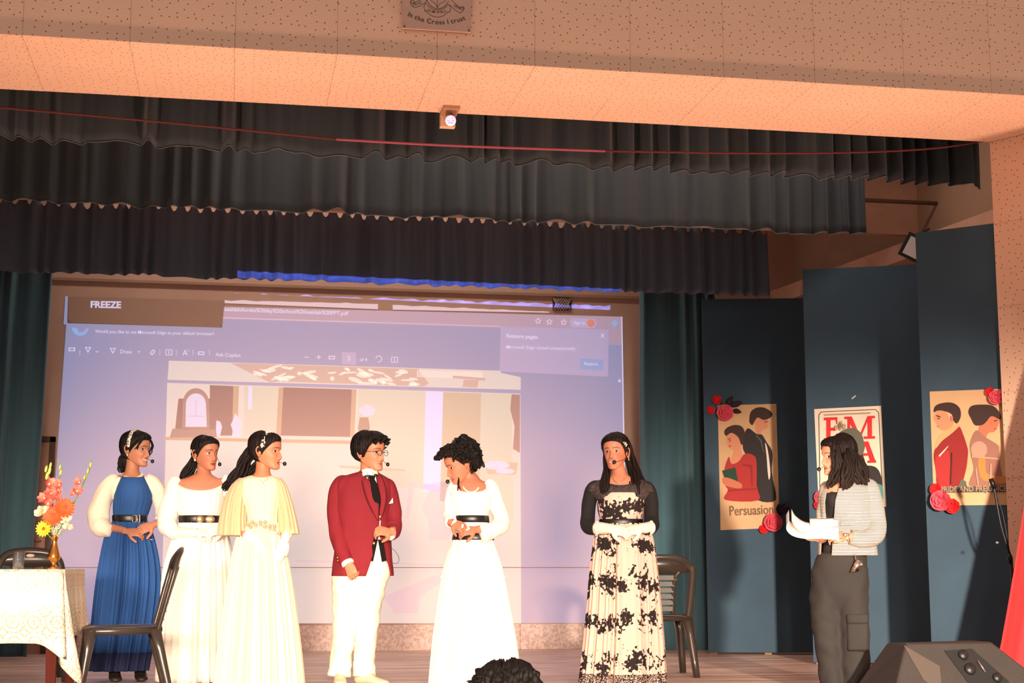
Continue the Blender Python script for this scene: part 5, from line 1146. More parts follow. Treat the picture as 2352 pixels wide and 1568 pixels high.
# ------------------------------------------------------------------ 3: pale yellow gown, flutter sleeves
p = Person(592, 1584, 'person in a pale yellow gown with flutter sleeves, pearl headpiece and white gloves'); p.skin = (198, 128, 94)
p.head(612, 1038, .0, 64, 2, 2, 1.0, lip=(206, 70, 72), smile=.2)
HD = [((584, 1238, .13), p.V(.55, .25, -.85), p.V(-.5, .8, -.3), 1), ((655, 1238, .13), p.V(-.32, .2, -.95), p.V(.4, .9, -.1), -1)]
hs_ = [p.hand(w, d, n, sd, (8, 10, 8), .92, 0, (.8, .5, .2), .01) for w, d, n, sd in HD]; gs = [p.hand(w, d, n, sd, (8, 10, 8), .92, .0024, (.8, .5, .2), .01) for w, d, n, sd in HD]
p.body([(1086, 586, 620, .05), (1095, 574, 628, .056), (1104, 560, 634, .064), (1135, 560, 636, .082), (1195, 570, 634, .078), (1240, 558, 646, .1), (1275, 560, 644, .1)], (603, 1096, 0),
       [([(556, 1114, 0), (534, 1205, .02), (584, 1238, .13)], [.036, .034, .026]), ([(632, 1114, 0), (662, 1200, .02), (655, 1238, .13)], [.034, .034, .026])], hs_,
       [[(578, 1270, 0), (576, 1420, 0), (574, 1555, 0)], [(622, 1270, 0), (622, 1420, 0), (622, 1555, 0)]])
p.solid('bodice', p.shell([(1090, 583, 623, .056, 0, 0, .018), (1096, 562, 638, .07, 0, 0, .008), (1104, 546, 647, .082), (1120, 545, 648, .1, 0, .001), (1145, 552, 644, .112, 0, .002), (1175, 564, 638, .1, 0, .002), (1200, 568, 637, .092, 0, .002)], 80, cnt=16, seed=3, rough=.003), BUTTER)
p.solid('skirt', p.shell([(1197, 568, 637, .092, 0, .002), (1212, 562, 640, .105, 0, .005), (1232, 546, 645, .135, 0, .009), (1310, 530, 658, .18, 0, .014), (1400, 518, 669, .22, 0, .018), (1490, 506, 678, .24, 0, .021), (1574, 497, 685, .25, 0, .023)], 280, cnt=30, seed=12), BUTTER)
for sd, rows in (((-1), [(1098, 548, 578, .05, 0), (1112, 534, 572, .07, 0, .003), (1145, 518, 566, .08, .0, .006), (1190, 509, 563, .09, .01, .009), (1230, 505, 564, .10, .02, .012)]), (1, [(1098, 622, 646, .05, 0), (1112, 628, 656, .07, 0, .003), (1150, 636, 668, .08, .0, .006), (1190, 641, 677, .09, .01, .009), (1226, 642, 683, .10, .02, .012)])):
    p.solid('flutter_sleeve', p.shell(rows, 110, cnt=11, seed=20+sd, sub=6), SHEER, 'sheer flutter sleeve')
p.add('waist_flowers', join([ell(p.P(570+i*5.2+3*math.sin(i*3), 1204+6*math.sin(i*2.1)+max(0, i-8)*3, .108+.012*math.sin(i)), p.r*.012, p.f*.008, Zv*.012, 10, 6) for i in range(14)]), M('rose_beige_applique', (214, 160, 128), .6))
for (w, d, n, sd), g, el in zip(HD, gs, ((560, 1224, .08), (662, 1216, .06))):
    W = p.P(*w); E = p.P(*el); p.add('glove', join([tube([W+(E-W)*.75, W+(E-W)*.3, W, W+unit(d)*.02], [.037, .032, .028, .029], 18, 5, wr=.08, seed=7), g]), SATIN)
p.add('hair', join([p.cap(.012, seed=3, back=.012), p.locks([[(596, 1010, -.05), (574, 1030, -.07), (556, 1062, -.07), (540, 1095, -.05), (516, 1126, -.03)], [(592, 1030, -.05), (574, 1055, -.08), (556, 1085, -.07), (528, 1118, -.04)], [(598, 1048, -.06), (584, 1070, -.09), (562, 1096, -.08), (536, 1116, -.05)], [(600, 1058, -.06), (594, 1078, -.08), (576, 1100, -.09)], [(590, 1016, -.02), (568, 1046, -.03), (550, 1080, -.02), (524, 1114, .0)]], 10, .012, .012, 9, wave=.014)]), HAIRB)
rr = random.Random(4); hp_ = []
for i in range(64):
    a = R(rr.uniform(-80, 40)); hp_.append((.092*math.sin(a)*1.0, -.028+rr.gauss(0, .007)+.018*abs(math.sin(a)), .131*math.cos(a)+rr.gauss(0, .004)))
p.add('pearl_headpiece', beads(p.H(hp_), .0062), PEARL, 'cream pearl headpiece'); band(p, GOLD, -.028, .004, -80, 60, .018, 'headpiece_wire')
p.add('necklace', join([p.tube([(590, 1090, .02), (596, 1100, .075), (605, 1106, .085), (614, 1100, .075), (620, 1090, .02)], .0014, 6), beads([p.P(605, 1108, .09), p.P(606, 1114, .095)], .004)]), GOLD)
p.add('bracelet', p.tube([(650, 1224, .14), (658, 1228, .155), (664, 1224, .13)], .006, 8), PEARL)
p.headset(1)
for x in (576, 622): shoe(p, x, 1578, 0, p.V(.2, 1, 0), BOOT, .23)
# ------------------------------------------------------------------ 4: red blazer
p = Person(820, 1571, 'person in a dark red blazer, black cravat and white trousers'); p.skin = (206, 134, 102)
RED = M('dark_red_suiting', (128, 20, 36), .85, bump=.12, bs=260, var=.06, vs=6); TROU = M('cream_trousers', (244, 230, 208), .85, bump=.12, bs=120)
p.head(850, 1040, .0, 50, 2, 0, 1.08, lip=(200, 96, 84), smile=.3)
h1 = p.hand((800, 1292, .14), p.V(.35, .35, -.9), p.V(-.5, .85, .1), 1, (45, 60, 45), 1.0, 0, (.8, .3, .5)); h2 = p.hand((898, 1222, .17), p.V(-.85, .45, .12), p.V(.1, .75, .6), -1, (40, 50, 40), 1.0, 0, (.4, .85, .1))
p.body([(1088, 826, 862, .058), (1096, 806, 878, .06), (1106, 786, 888, .07), (1150, 780, 890, .098), (1220, 778, 894, .1), (1280, 770, 896, .11), (1310, 772, 894, .11)], (842, 1096, .0),
       [([(784, 1120, 0), (774, 1215, .01), (800, 1292, .14)], [.042, .042, .03]), ([(884, 1122, 0), (908, 1205, .03), (898, 1222, .17)], [.042, .04, .03])], [h1, h2],
       [[(792, 1300, 0), (792, 1420, 0), (780, 1545, 0)], [(864, 1300, 0), (850, 1420, 0), (840, 1545, 0)]])
p.solid('shirt', p.shell([(1080, 830, 862, .056, .01, 0, -.01), (1090, 826, 866, .062, .01), (1100, 806, 882, .08), (1130, 802, 886, .108), (1200, 806, 888, .112), (1240, 812, 890, .116), (1292, 828, 894, .122)], rough=.003), WHITEC)
for wt in ([(858, 1236, .132), (868, 1238, .134), (857, 1289, .137), (847, 1287, .136)], [(868, 1238, .134), (880, 1240, .132), (888, 1287, .134), (877, 1290, .137)]):
    p.add('waistcoat_tail', prism([p.P(*q) for q in wt], p.f*.006), BLACKC, 'black waistcoat tail below the jacket', None, False)
# jacket: shell opened in front along the shirt V and below the button
def jacket(p, rows, opening, n=120, sub=8, rough=.006, seed=3, mat=None, name='jacket', thick=.006):
    rows = [tuple(r)+(0,)*(7-len(r)) for r in rows]; a = cr(rows, sub); rings = []
    for (y, xl, xr, b, d, amp, drop) in a:
        c = p.P((xl+xr)/2, y, d); hw = np.linalg.norm(p.P(xr, y, d)-p.P(xl, y, d))/2
        ol, orr = [np.interp(y, opening[0], opening[k]) for k in (1, 2)]       # picture x of the two front edges
        ca = max(-1, min(1, ((ol+orr)/2-(xl+xr)/2)/((xr-xl)/2))); half = max(0.004, (orr-ol)/(xr-xl)); thc = math.acos(ca*.98)
        t0 = math.acos(max(-1, min(1, ca+half))) ; t1 = math.acos(max(-1, min(1, ca-half))); ring = []
        for j in range(n+1):
            th = t1+(2*PI-(t1-t0))*j/n; co, si = math.cos(th), math.sin(th); o = rough*noise.noise((co*3+seed, si*3, c[2]*9)) if rough else 0
            e = 2/2.3; ring.append(c+p.r*math.copysign(abs(co)**e, co)*(hw+o)-p.f*math.copysign(abs(si)**e, si)*(b+o)-Zv*drop*max(0, si)**1.6)
        rings.append(ring)
    o = p.add(name, loft(rings, False), mat); m = o.modifiers.new('thickness', 'SOLIDIFY'); m.thickness = thick; m.offset = 0; return o
op = ([1084, 1096, 1150, 1196, 1228, 1246, 1280, 1322], [838, 838, 858, 868, 867, 862, 851, 838], [858, 866, 876, 873, 869, 873, 884, 897])
jk = jacket(p, [(1085, 822, 866, .058, -.005), (1092, 798, 880, .072), (1101, 776, 893, .088), (1118, 768, 900, .104), (1150, 768, 899, .124), (1200, 775, 894, .124), (1240, 772, 897, .13), (1285, 766, 901, .142), (1322, 762, 903, .145)], op, mat=RED)
def strip(p, pts, w, mat, name, parent=None, lift=.004):
    """flat cloth strip through (px,py,d) points with half widths in metres"""
    P = [p.P(*q) for q in pts]; rings = []
    for i, c in enumerate(P):
        d = unit(P[min(i+1, len(P)-1)]-P[max(i-1, 0)]); s_ = unit(np.cross(d, p.f)); ww = w[i]; rings.append([c-s_*ww, c-s_*ww*.5-p.f*lift, c+s_*ww*.5-p.f*lift, c+s_*ww, c+p.f*.004])
    v, f = loft(cr(np.array(rings).reshape(len(P), -1), 5).reshape(-1, 5, 3), True, True, True); return obj(name, (v, f), mat, parent or p.t)
strip(p, [(829, 1080, .02), (838, 1100, .095), (850, 1130, .128), (860, 1160, .138), (868, 1195, .134)], [.016, .026, .040, .034, .003], RED, 'lapel', jk)
strip(p, [(864, 1084, .02), (872, 1100, .085), (878, 1130, .118), (878, 1160, .128), (873, 1195, .132)], [.014, .022, .030, .024, .003], RED, 'lapel', jk)
for q in ((859, 1247, .138), (873, 1186, .134)): obj('button', ell(p.P(*q), p.r*.010, p.f*.005, Zv*.010, 12, 6), GOLD, jk)
for q in ((776, 1287, .16), (775, 1280, .155)): obj('button', ell(p.P(*q), p.r*.006, p.f*.004, Zv*.006, 10, 6), GOLD, jk)
obj('pocket_square', prism([p.P(*q) for q in ((893, 1157, .09), (903, 1155, .075), (902, 1143, .08), (897, 1150, .088))], -p.f*.012), WHITEC, jk, smooth=False)
p.add('sleeve', p.tube([(800, 1100, 0), (782, 1112, 0), (774, 1140, .0), (773, 1200, .02), (780, 1240, .065), (789, 1272, .105), (797, 1290, .13)], [.03, .056, .063, .060, .056, .052, .047], 24, 8, wr=.07, seed=9), RED)
p.add('sleeve', p.tube([(876, 1104, 0), (890, 1116, 0), (900, 1150, .0), (905, 1190, .02), (904, 1214, .06), (901, 1222, .11), (896, 1226, .145)], [.028, .05, .054, .054, .056, .050, .044], 24, 8, wr=.07, seed=10), RED)
p.add('cuff', tube([p.P(797, 1289, .13), p.P(800, 1296, .14)], .042, 18), WHITEC); p.add('cuff', tube([p.P(898, 1226, .14), p.P(894, 1228, .158)], .038, 18), WHITEC)
for sgn in (-1, 1):
    strip(p, [(848+sgn*15, 1078, .03), (850+sgn*12, 1088, .075), (851+sgn*6, 1098, .098)], [.012, .02, .004], WHITEC, 'shirt_collar')
cv = p.add('cravat', join([ell(p.P(854, 1096, .112), p.r*.022, p.f*.014, Zv*.014, 14, 8), p.tube([(854, 1098, .115), (860, 1118, .125), (865, 1146, .133), (868, 1186, .125)], [.014, .024, .028, .014], 14, 6, flat=.35)]), BLACKC)
obj('bow_loop', ell(p.P(844, 1093, .105), p.r*.024, p.f*.006, Zv*.009+p.r*.006, 12, 6), BELT, cv); obj('bow_loop', ell(p.P(863, 1091, .1), p.r*.014, p.f*.008, Zv*.010, 12, 6), BELT, cv)
def trouser(p, name, pts, rad, mat, seed, flat=1.1, hip=None):
    o = p.tube(pts, rad, 32, 10, wr=.07, seed=seed, wf=14, flat=flat); return o
tr = join([p.shell([(1288, 766, 898, .12), (1310, 765, 899, .122), (1335, 770, 890, .105), (1366, 796, 864, .05)], 60, cap=True), p.tube([(798, 1300, 0), (796, 1345, 0), (794, 1400, .005), (790, 1460, 0), (783, 1510, 0), (779, 1552, 0)], [.098, .095, .084, .075, .072, .076], 32, 10, wr=.09, seed=2, wf=16), p.tube([(858, 1300, 0), (853, 1345, 0), (846, 1400, .01), (842, 1450, .01), (838, 1500, .005), (836, 1552, .005)], [.10, .095, .082, .074, .070, .074], 32, 10, wr=.09, seed=4, wf=16)])
p.add('trousers', tr, TROU)
SH = M('beige_shoe', (222, 196, 166), .6)
shoe(p, 780, 1566, .03, p.V(.05, 1, 0), SH, .27, 'shoe', .085); shoe(p, 840, 1566, .02, p.V(.75, .7, 0), SH, .28, 'shoe', .085)
hk = p.cap(.022, [(0, .066), (30, .064), (48, .056), (60, .036), (70, .004), (80, -.030), (92, -.03), (112, -.055), (180, -.075)], seed=5, rough=.008, back=.006)
rr = random.Random(8); tf = []
for i in range(150):
    th = rr.uniform(-PI, PI); z = rr.uniform(.05, .11) if abs(th) < 1.2 else rr.uniform(.0, .11); a = head_pt(z, th, .016); b = head_pt(min(.1124, z+.004), th*.97, .03)+np.array([.012*rr.uniform(-1, 1), -.022*rr.uniform(.2, 1), .014])
    tf.append(tube(p.H([a, (a+b)/2+np.array([0, 0, .004]), b]), [.008, .007, .002], 6, 3))
p.add('hair', join([hk]+tf), HAIR)
GL = M('dark_spectacle_frame', (46, 30, 34), .3); gl = p.add('spectacles', join([tube(p.H([(s_*.031+.021*math.cos(a), -.106+.004*abs(math.cos(a)), .0+.017*math.sin(a)) for a in np.linspace(0, 2*PI, 20)]), .0017, 6) for s_ in (-1, 1)]+[tube(p.H([(-.010, -.108, .003), (0, -.112, .006), (.010, -.108, .003)]), .0015, 6)]+[tube(p.H([(s_*.052, -.102, .004), (s_*.078, -.05, .006), (s_*.081, .012, .006)]), .0018, 6) for s_ in (-1, 1)]), GL)
p.headset(1); p.add('microphone_cable', p.tube([(897, 1256, .10), (908, 1266, .10), (916, 1280, .10), (914, 1292, .10), (903, 1293, .10)], .0018, 6), BLACKP)
# ------------------------------------------------------------------ 5: white dress, curly hair, looking down to the left
p = Person(1092, 1582, 'person with curly pinned-up hair and long white dress, head bowed to the left'); p.skin = (192, 120, 92)
p.head(1058, 1066, .02, -72, 24, 0, 1.0, lip=(186, 70, 66))
h1 = p.hand((1092, 1216, .17), p.V(-.9, .35, -.12), p.V(.1, .8, .6), -1, (35, 40, 30), .92); h2 = p.hand((1040, 1200, .14), p.V(.75, .5, -.35), p.V(0, .8, .6), 1, (35, 40, 30), .92)
p.body([(1098, 1062, 1098, .05), (1106, 1052, 1112, .06), (1115, 1044, 1124, .072), (1145, 1046, 1124, .09), (1195, 1052, 1118, .08), (1245, 1046, 1132, .1), (1280, 1048, 1132, .1)], (1084, 1106, .0),
       [([(1044, 1122, 0), (1032, 1192, .02), (1040, 1200, .14)], [.044, .036, .026]), ([(1124, 1120, 0), (1152, 1204, .03), (1092, 1216, .17)], [.046, .036, .026])], [h1, h2],
       [[(1066, 1275, 0), (1062, 1425, 0), (1058, 1560, 0)], [(1112, 1275, 0), (1116, 1425, 0), (1118, 1560, 0)]])
p.solid('bodice', p.shell([(1108, 1058, 1112, .062, 0, .0, .075), (1113, 1042, 1124, .078, 0, .001, .055), (1122, 1034, 1131, .098, 0, .002, .03), (1145, 1034, 1132, .114, 0, .004, .01), (1165, 1036, 1126, .116, 0, .004), (1186, 1045, 1121, .106, 0, .0005), (1240, 1044, 1130, .110)], 96, cnt=24, seed=17), WHITEC)
p.solid('skirt', p.shell([(1226, 1044, 1130, .110, 0, .0005), (1250, 1038, 1135, .128, 0, .004), (1310, 1026, 1150, .18, 0, .013), (1400, 1015, 1166, .22, 0, .018), (1480, 1006, 1179, .24, 0, .02), (1578, 998, 1190, .25, 0, .021)], 260, cnt=22, seed=18), WHITEC)
for y, xa, xb, b in ((1322, 1024, 1153, .190), (1404, 1014, 1168, .224), (1470, 1006, 1179, .241)): p.add('lace_tier_trim', p.shell([(y, xa, xb, b, 0, .016), (y+2, xa-1, xb+1, b+.004, 0, .017), (y+5, xa, xb, b+.001, 0, .017)], 260, cnt=22, seed=18, sub=1), WHITEC)
bl = p.add('belt', p.shell([(1184, 1044, 1122, .112), (1187, 1043, 1123, .117), (1196, 1042, 1124, .118), (1200, 1043, 1124, .113)], cap=True, sub=2), BELT)
bl = p.add('belt', p.shell([(1224, 1041, 1132, .119), (1227, 1040, 1133, .125), (1237, 1038, 1135, .130), (1240, 1039, 1135, .127)], cap=True, sub=2), BELT)
p.add('sleeve', p.tube([(1112, 1112, 0), (1124, 1120, 0), (1138, 1150, 0), (1150, 1184, .01), (1150, 1206, .04), (1134, 1216, .09), (1118, 1222, .12), (1104, 1228, .14)], [.04, .054, .052, .052, .056, .052, .055, .06], 24, 8, wr=.1, seed=12, cap=True), WHITEC)
p.add('sleeve', p.tube([(1054, 1114, 0), (1044, 1122, 0), (1037, 1150, 0), (1034, 1180, .02), (1034, 1194, .06), (1036, 1199, .10)], [.04, .046, .044, .042, .04, .04], 24, 8, wr=.1, seed=13), WHITEC)
tag(p.add('lace_cuff', join([ell(p.P(1070+8*math.sin(i*2.2), 1214+8*math.cos(i*1.7), .2+.01*math.sin(i)), p.r*.008, p.f*.006, Zv*.009, 8, 6) for i in range(7)]+[ell(p.P(1040+6*math.sin(i*2.2), 1197+8*math.cos(i*1.7), .16), p.r*.012, p.f*.008, Zv*.008, 8, 6) for i in range(5)]), WHITEC), kind='stuff')
rr = random.Random(21); cu = [p.cap(.030, [(0, .078), (30, .076), (50, .066), (62, .045), (75, .012), (84, -.012), (98, -.02), (115, -.06), (180, -.085)], seed=7, rough=.012, curl=.016, back=.020)]
for i in range(480):
    th = rr.uniform(-PI, PI); z = rr.uniform(.02, .112) if abs(th) > 1.1 else rr.uniform(.082, .112)
    if abs(th) > 1.9: z = rr.uniform(-.07, .112)
    a = head_pt(z, th, .034+rr.uniform(-.006, .016)); a[2] += .012*max(0, z/.1); rad = rr.uniform(.007, .014); ph = rr.uniform(0, 6); ax = unit([rr.gauss(0, 1) for _ in range(3)]); b1 = unit(np.cross(ax, (.3, .5, .8))); b2 = np.cross(ax, b1)
    cu.append(tube(p.H([a+b1*rad*math.cos(ph+k*1.0)+b2*rad*math.sin(ph+k*1.0)+ax*.004*k for k in range(6)]), [.003, .005, .0055, .0055, .005, .002], 5, 2))
cu.append(p.locks([[(.06, .03, .03), (.085, .06, .01), (.07, .085, -.05)], [(-.06, .03, .03), (-.085, .06, .01), (-.07, .085, -.05)], [(0, .1, .04), (.01, .125, .0), (0, .11, -.06)]], 12, .014, .008, 3, hp=True, wave=.02))
cu.append(p.locks([[(1056, 1088, .05), (1054, 1104, .07), (1056, 1124, .09)]], 4, .003, .004, 5))
p.add('hair', join(cu), HAIR)
p.add('hair_clip', beads(p.H([(.03*math.cos(k*2.1)-.07, .02+.03*math.sin(k), .07+.03*math.sin(k*1.4)) for k in range(7)]+[(.092, .02, .07), (.088, -.01, .085), (.07, .05, .09)]), .0045), GOLD)
p.add('pearl_necklace', beads([p.P(1082+19*math.sin(a), 1092+38*(.5+.5*math.cos(a)), -.035+.145*(.5+.5*math.cos(a))) for a in np.linspace(-PI, PI, 40)], .0058), PEARL)
p.headset(-1, .8)
for x in (1060, 1118): shoe(p, x, 1580, 0, p.V(-.3, 1, 0), SH, .23)
# ------------------------------------------------------------------ 6: black floral dress
p = Person(1430, 1580, 'smiling person with long dark hair in a pink gown with black floral lace'); p.skin = (204, 134, 106)
FLO = M('floral_lace_cloth', (246, 200, 180), .85, bump=.15, bs=120)
def floral(m, zlo=None):
    tc = nd(m, 'ShaderNodeTexCoord'); sp = nd(m, 'ShaderNodeSeparateXYZ'); lk(m, tc.outputs['Object'], sp.inputs[0]); z = sp.outputs[2]
    v = nd(m, 'ShaderNodeTexVoronoi'); v.inputs['Scale'].default_value = 11; mp = nd(m, 'ShaderNodeMapping'); mp.inputs['Scale'].default_value = (1, .6, .75); lk(m, tc.outputs['Object'], mp.inputs[0]); lk(m, mp.outputs[0], v.inputs['Vector'])
    n = nd(m, 'ShaderNodeTexNoise'); n.inputs['Scale'].default_value = 46; n.inputs['Detail'].default_value = 3; lk(m, tc.outputs['Object'], n.inputs['Vector'])
    bandv = mnode(m, 'COSINE', mnode(m, 'MULTIPLY', mnode(m, 'SUBTRACT', z, .66), 2*PI/.235))
    hem = mnode(m, 'LESS_THAN', z, .16)
    val = mnode(m, 'ADD', mnode(m, 'ADD', mnode(m, 'MULTIPLY', n.outputs['Fac'], 1.5), mnode(m, 'MULTIPLY', bandv, .20)), mnode(m, 'MULTIPLY', v.outputs['Distance'], -.75))
    val = mnode(m, 'ADD', val, mnode(m, 'MULTIPLY', hem, .13)); val = mnode(m, 'ADD', val, mnode(m, 'MULTIPLY', mnode(m, 'GREATER_THAN', z, 1.0), .12))
    f = mnode(m, 'GREATER_THAN', val, .52)
    n3 = nd(m, 'ShaderNodeTexNoise'); n3.inputs['Scale'].default_value = 160; lk(m, tc.outputs['Object'], n3.inputs['Vector'])
    f2 = mnode(m, 'MULTIPLY', mnode(m, 'LESS_THAN', z, .10), mnode(m, 'GREATER_THAN', n3.outputs['Fac'], .46)); f = mnode(m, 'MAXIMUM', f, f2)
    lk(m, mixc(m, f, lin((250, 206, 190)), lin((34, 25, 25))), base(m))
floral(FLO)
LACEB = M('sheer_black_lace', (66, 54, 54), .8, var=.5, vs=60); KNIT = M('black_knit', (24, 21, 22), .85, bump=.2, bs=200)
p.head(1413, 1039, .01, -16, 1, -3, 1.0, lip=(206, 80, 76), smile=.9, teeth=True, blush=.4)
h1 = p.hand((1402, 1214, .18), p.V(1, .15, -.18), p.V(0, .8, .55), 1, (35, 40, 30), .95); h2 = p.hand((1474, 1212, .17), p.V(-.95, .3, -.2), p.V(0, .8, .6), -1, (35, 40, 30), .95)
g1 = p.hand((1402, 1214, .18), p.V(1, .15, -.18), p.V(0, .8, .55), 1, (35, 40, 30), .95, .0025); g2 = p.hand((1474, 1212, .17), p.V(-.95, .3, -.2), p.V(0, .8, .6), -1, (35, 40, 30), .95, .0025)
p.body([(1090, 1404, 1440, .05), (1100, 1384, 1464, .062), (1110, 1372, 1478, .070), (1140, 1388, 1466, .08), (1195, 1388, 1464, .075), (1245, 1380, 1476, .1), (1275, 1378, 1480, .1)], (1424, 1098, .0),
       [([(1366, 1124, 0), (1350, 1206, .02), (1402, 1214, .18)], [.030, .034, .027]), ([(1484, 1124, 0), (1496, 1204, .02), (1474, 1212, .17)], [.030, .034, .027])], [h1, h2],
       [[(1404, 1270, 0), (1402, 1420, 0), (1400, 1555, 0)], [(1452, 1270, 0), (1454, 1420, 0), (1456, 1555, 0)]])
p.solid('lace_yoke', p.shell([(1093, 1402, 1446, .058, 0, .0, .06), (1099, 1384, 1466, .074, 0, .001, .045), (1110, 1358, 1490, .090, 0, .001, .02), (1130, 1352, 1497, .106), (1148, 1368, 1484, .108)], rough=.004), LACEB, 'sheer black lace shoulders')
p.solid('bodice', p.shell([(1134, 1374, 1480, .113, 0, .0, -.006), (1150, 1373, 1480, .124, 0, .002), (1172, 1374, 1478, .12, 0, .003), (1196, 1379, 1473, .104, 0, .0005)], 90, cnt=18, seed=30), FLO)
p.solid('skirt', p.shell([(1194, 1379, 1473, .104, 0, .0005), (1215, 1372, 1484, .122, 0, .005), (1235, 1368, 1496, .145, 0, .009), (1310, 1360, 1504, .185, 0, .013), (1400, 1354, 1511, .205, 0, .016), (1490, 1346, 1517, .22, 0, .018), (1576, 1337, 1521, .23, 0, .02)], 260, cnt=20, seed=31), FLO)
p.add('belt', p.shell([(1192, 1376, 1476, .109), (1195, 1375, 1477, .112), (1203, 1375, 1477, .113), (1206, 1376, 1476, .110)], cap=True, sub=2), BELT)
p.add('sleeve', p.tube([(1380, 1112, 0), (1363, 1122, 0), (1354, 1150, 0), (1350, 1190, .01), (1352, 1208, .04), (1368, 1213, .10), (1382, 1214, .14)], [.03, .046, .048, .048, .050, .044, .038], 24, 8, wr=.05, seed=15), KNIT)
p.add('sleeve', p.tube([(1472, 1112, 0), (1487, 1122, 0), (1495, 1150, 0), (1496, 1188, .01), (1496, 1206, .05), (1490, 1212, .11), (1482, 1214, .145)], [.03, .046, .048, .048, .052, .044, .038], 24, 8, wr=.05, seed=16), KNIT)
for sd, rows in ((-1, [(1110, 1360, 1380, .06, 0), (1116, 1352, 1378, .072, 0, .001), (1130, 1348, 1376, .078, 0, .002)]), (1, [(1110, 1472, 1490, .06, 0), (1116, 1474, 1498, .072, 0, .001), (1130, 1476, 1502, .078, 0, .002)])): p.solid('cap_sleeve', p.shell(rows, 60, cnt=9, seed=40+sd), LACEB)
for g, pts in ((g1, [(1370, 1213, .12), (1386, 1213, .155), (1406, 1214, .186)]), (g2, [(1494, 1212, .115), (1486, 1212, .14), (1470, 1212, .175)])):
    gl = p.add('glove', join([p.tube(pts, [.044, .037, .030], 18, 5, wr=.06, seed=6), g]), SATIN)
    obj('ruffle', join([ell(p.P(pts[0][0]+2*math.sin(i*2), pts[0][1]+14*math.cos(2*PI*i/9), pts[0][2]+.045*math.sin(2*PI*i/9)), p.r*.012, p.f*.012, Zv*.012, 8, 6) for i in range(9)]), SATIN, gl)
p.add('hair', join([p.cap(.011, seed=9, part=.004, back=.012), p.locks([[(1396, 1020, -.02), (1391, 1055, .02), (1390, 1090, .07), (1384, 1130, .1)], [(1400, 1040, -.04), (1396, 1075, .0), (1394, 1105, .07), (1388, 1132, .1)]], 9, .008, .010, 11, wave=.008), p.locks([[(1440, 1010, -.02), (1450, 1045, -.04), (1456, 1080, -.01), (1462, 1110, .06), (1458, 1134, .09)], [(1444, 1030, -.05), (1458, 1070, -.06), (1470, 1100, -.02), (1478, 1122, .04)], [(1440, 1050, -.04), (1450, 1085, -.02), (1454, 1115, .06)]], 10, .010, .011, 12, wave=.01)]), HAIRB)
p.add('hair_clip', beads(p.H([(.083, -.03, .055), (.087, -.02, .045), (.080, -.038, .047), (.084, -.028, .036), (.075, -.045, .058)]), .0055), PEARL)
p.add('earring', beads(p.H([(.086, .004, -.043), (.088, .004, -.054)]), .006), GOLD)
p.add('necklace', p.tube([(1406, 1090, .02), (1410, 1102, .075), (1420, 1108, .088), (1432, 1102, .075), (1438, 1090, .02)], .0016, 6), GOLD); p.headset(1, .7)
for x in (1402, 1456): shoe(p, x, 1578, 0, p.V(0, 1, 0), BOOT, .23)
# ------------------------------------------------------------------ 7: striped jacket, dark cargo trousers, papers
p = Person(1942, 1590, 'person in a white striped jacket and dark cargo trousers reading papers'); p.skin = (200, 134, 106)
TWD = M('striped_tweed', (226, 212, 200), .9, bump=.2, bs=200); tc = nd(TWD, 'ShaderNodeTexCoord'); wv = nd(TWD, 'ShaderNodeTexWave'); wv.bands_direction = 'Z'; wv.inputs['Scale'].default_value = 34; wv.inputs['Distortion'].default_value = .6; lk(TWD, tc.outputs['Object'], wv.inputs['Vector'])
lk(TWD, mixc(TWD, mnode(TWD, 'GREATER_THAN', wv.outputs['Fac'], .55), lin((208, 192, 180)), lin((84, 76, 72))), base(TWD))
CARGO = M('charcoal_cotton', (38, 34, 33), .85, bump=.15, bs=180, var=.12, vs=6)
p.head(1922, 1049, .0, -58, 4, 0, 1.0, lip=(196, 80, 76), smile=.5)
h1 = p.hand((1945, 1232, .16), p.V(-.95, .3, .08), p.V(.1, .75, .65), -1, (35, 45, 35), .95, 0, (.7, .6, -.3)); h2 = p.hand((1882, 1236, .12), p.V(-.9, .4, .0), p.V(0, -.3, -.95), -1, (25, 35, 30), .95, 0, (.7, .6, .3))
p.body([(1092, 1908, 1946, .052), (1104, 1898, 1964, .064), (1116, 1892, 1988, .078), (1150, 1894, 1994, .095), (1220, 1896, 1990, .088), (1290, 1890, 1980, .09), (1320, 1890, 1978, .09)], (1934, 1104, .0),
       [([(1904, 1124, 0), (1890, 1215, .0), (1882, 1236, .12)], [.046, .038, .027]), ([(1990, 1124, 0), (2004, 1225, .02), (1945, 1232, .16)], [.046, .038, .027])], [h1, h2],
       [[(1906, 1310, 0), (1904, 1440, 0), (1912, 1562, 0)], [(1966, 1310, 0), (1964, 1440, 0), (1964, 1562, 0)]])
p.solid('black_top', p.shell([(1116, 1900, 1966, .078, 0, 0, .05), (1126, 1896, 1984, .09, 0, 0, .02), (1150, 1892, 1996, .104), (1220, 1894, 1992, .098), (1296, 1882, 1990, .112)], rough=.004), KNIT)
op = ([1108, 1120, 1150, 1200, 1276], [1902, 1900, 1896, 1892, 1884], [1936, 1930, 1922, 1918, 1914])
jk = jacket(p, [(1108, 1900, 1972, .074, -.005), (1114, 1893, 1986, .088), (1124, 1888, 1997, .102), (1150, 1884, 2002, .118), (1200, 1882, 2004, .122), (1240, 1880, 2010, .128), (1275, 1878, 2016, .134)], op, mat=TWD, rough=.005)
obj('pocket_flap', join([p.shell([(1196, 1930, 1962, .006, .128), (1205, 1929, 1963, .008, .130), (1207, 1930, 1962, .006, .130)], 30, 2, cap=True)]), TWD, jk)
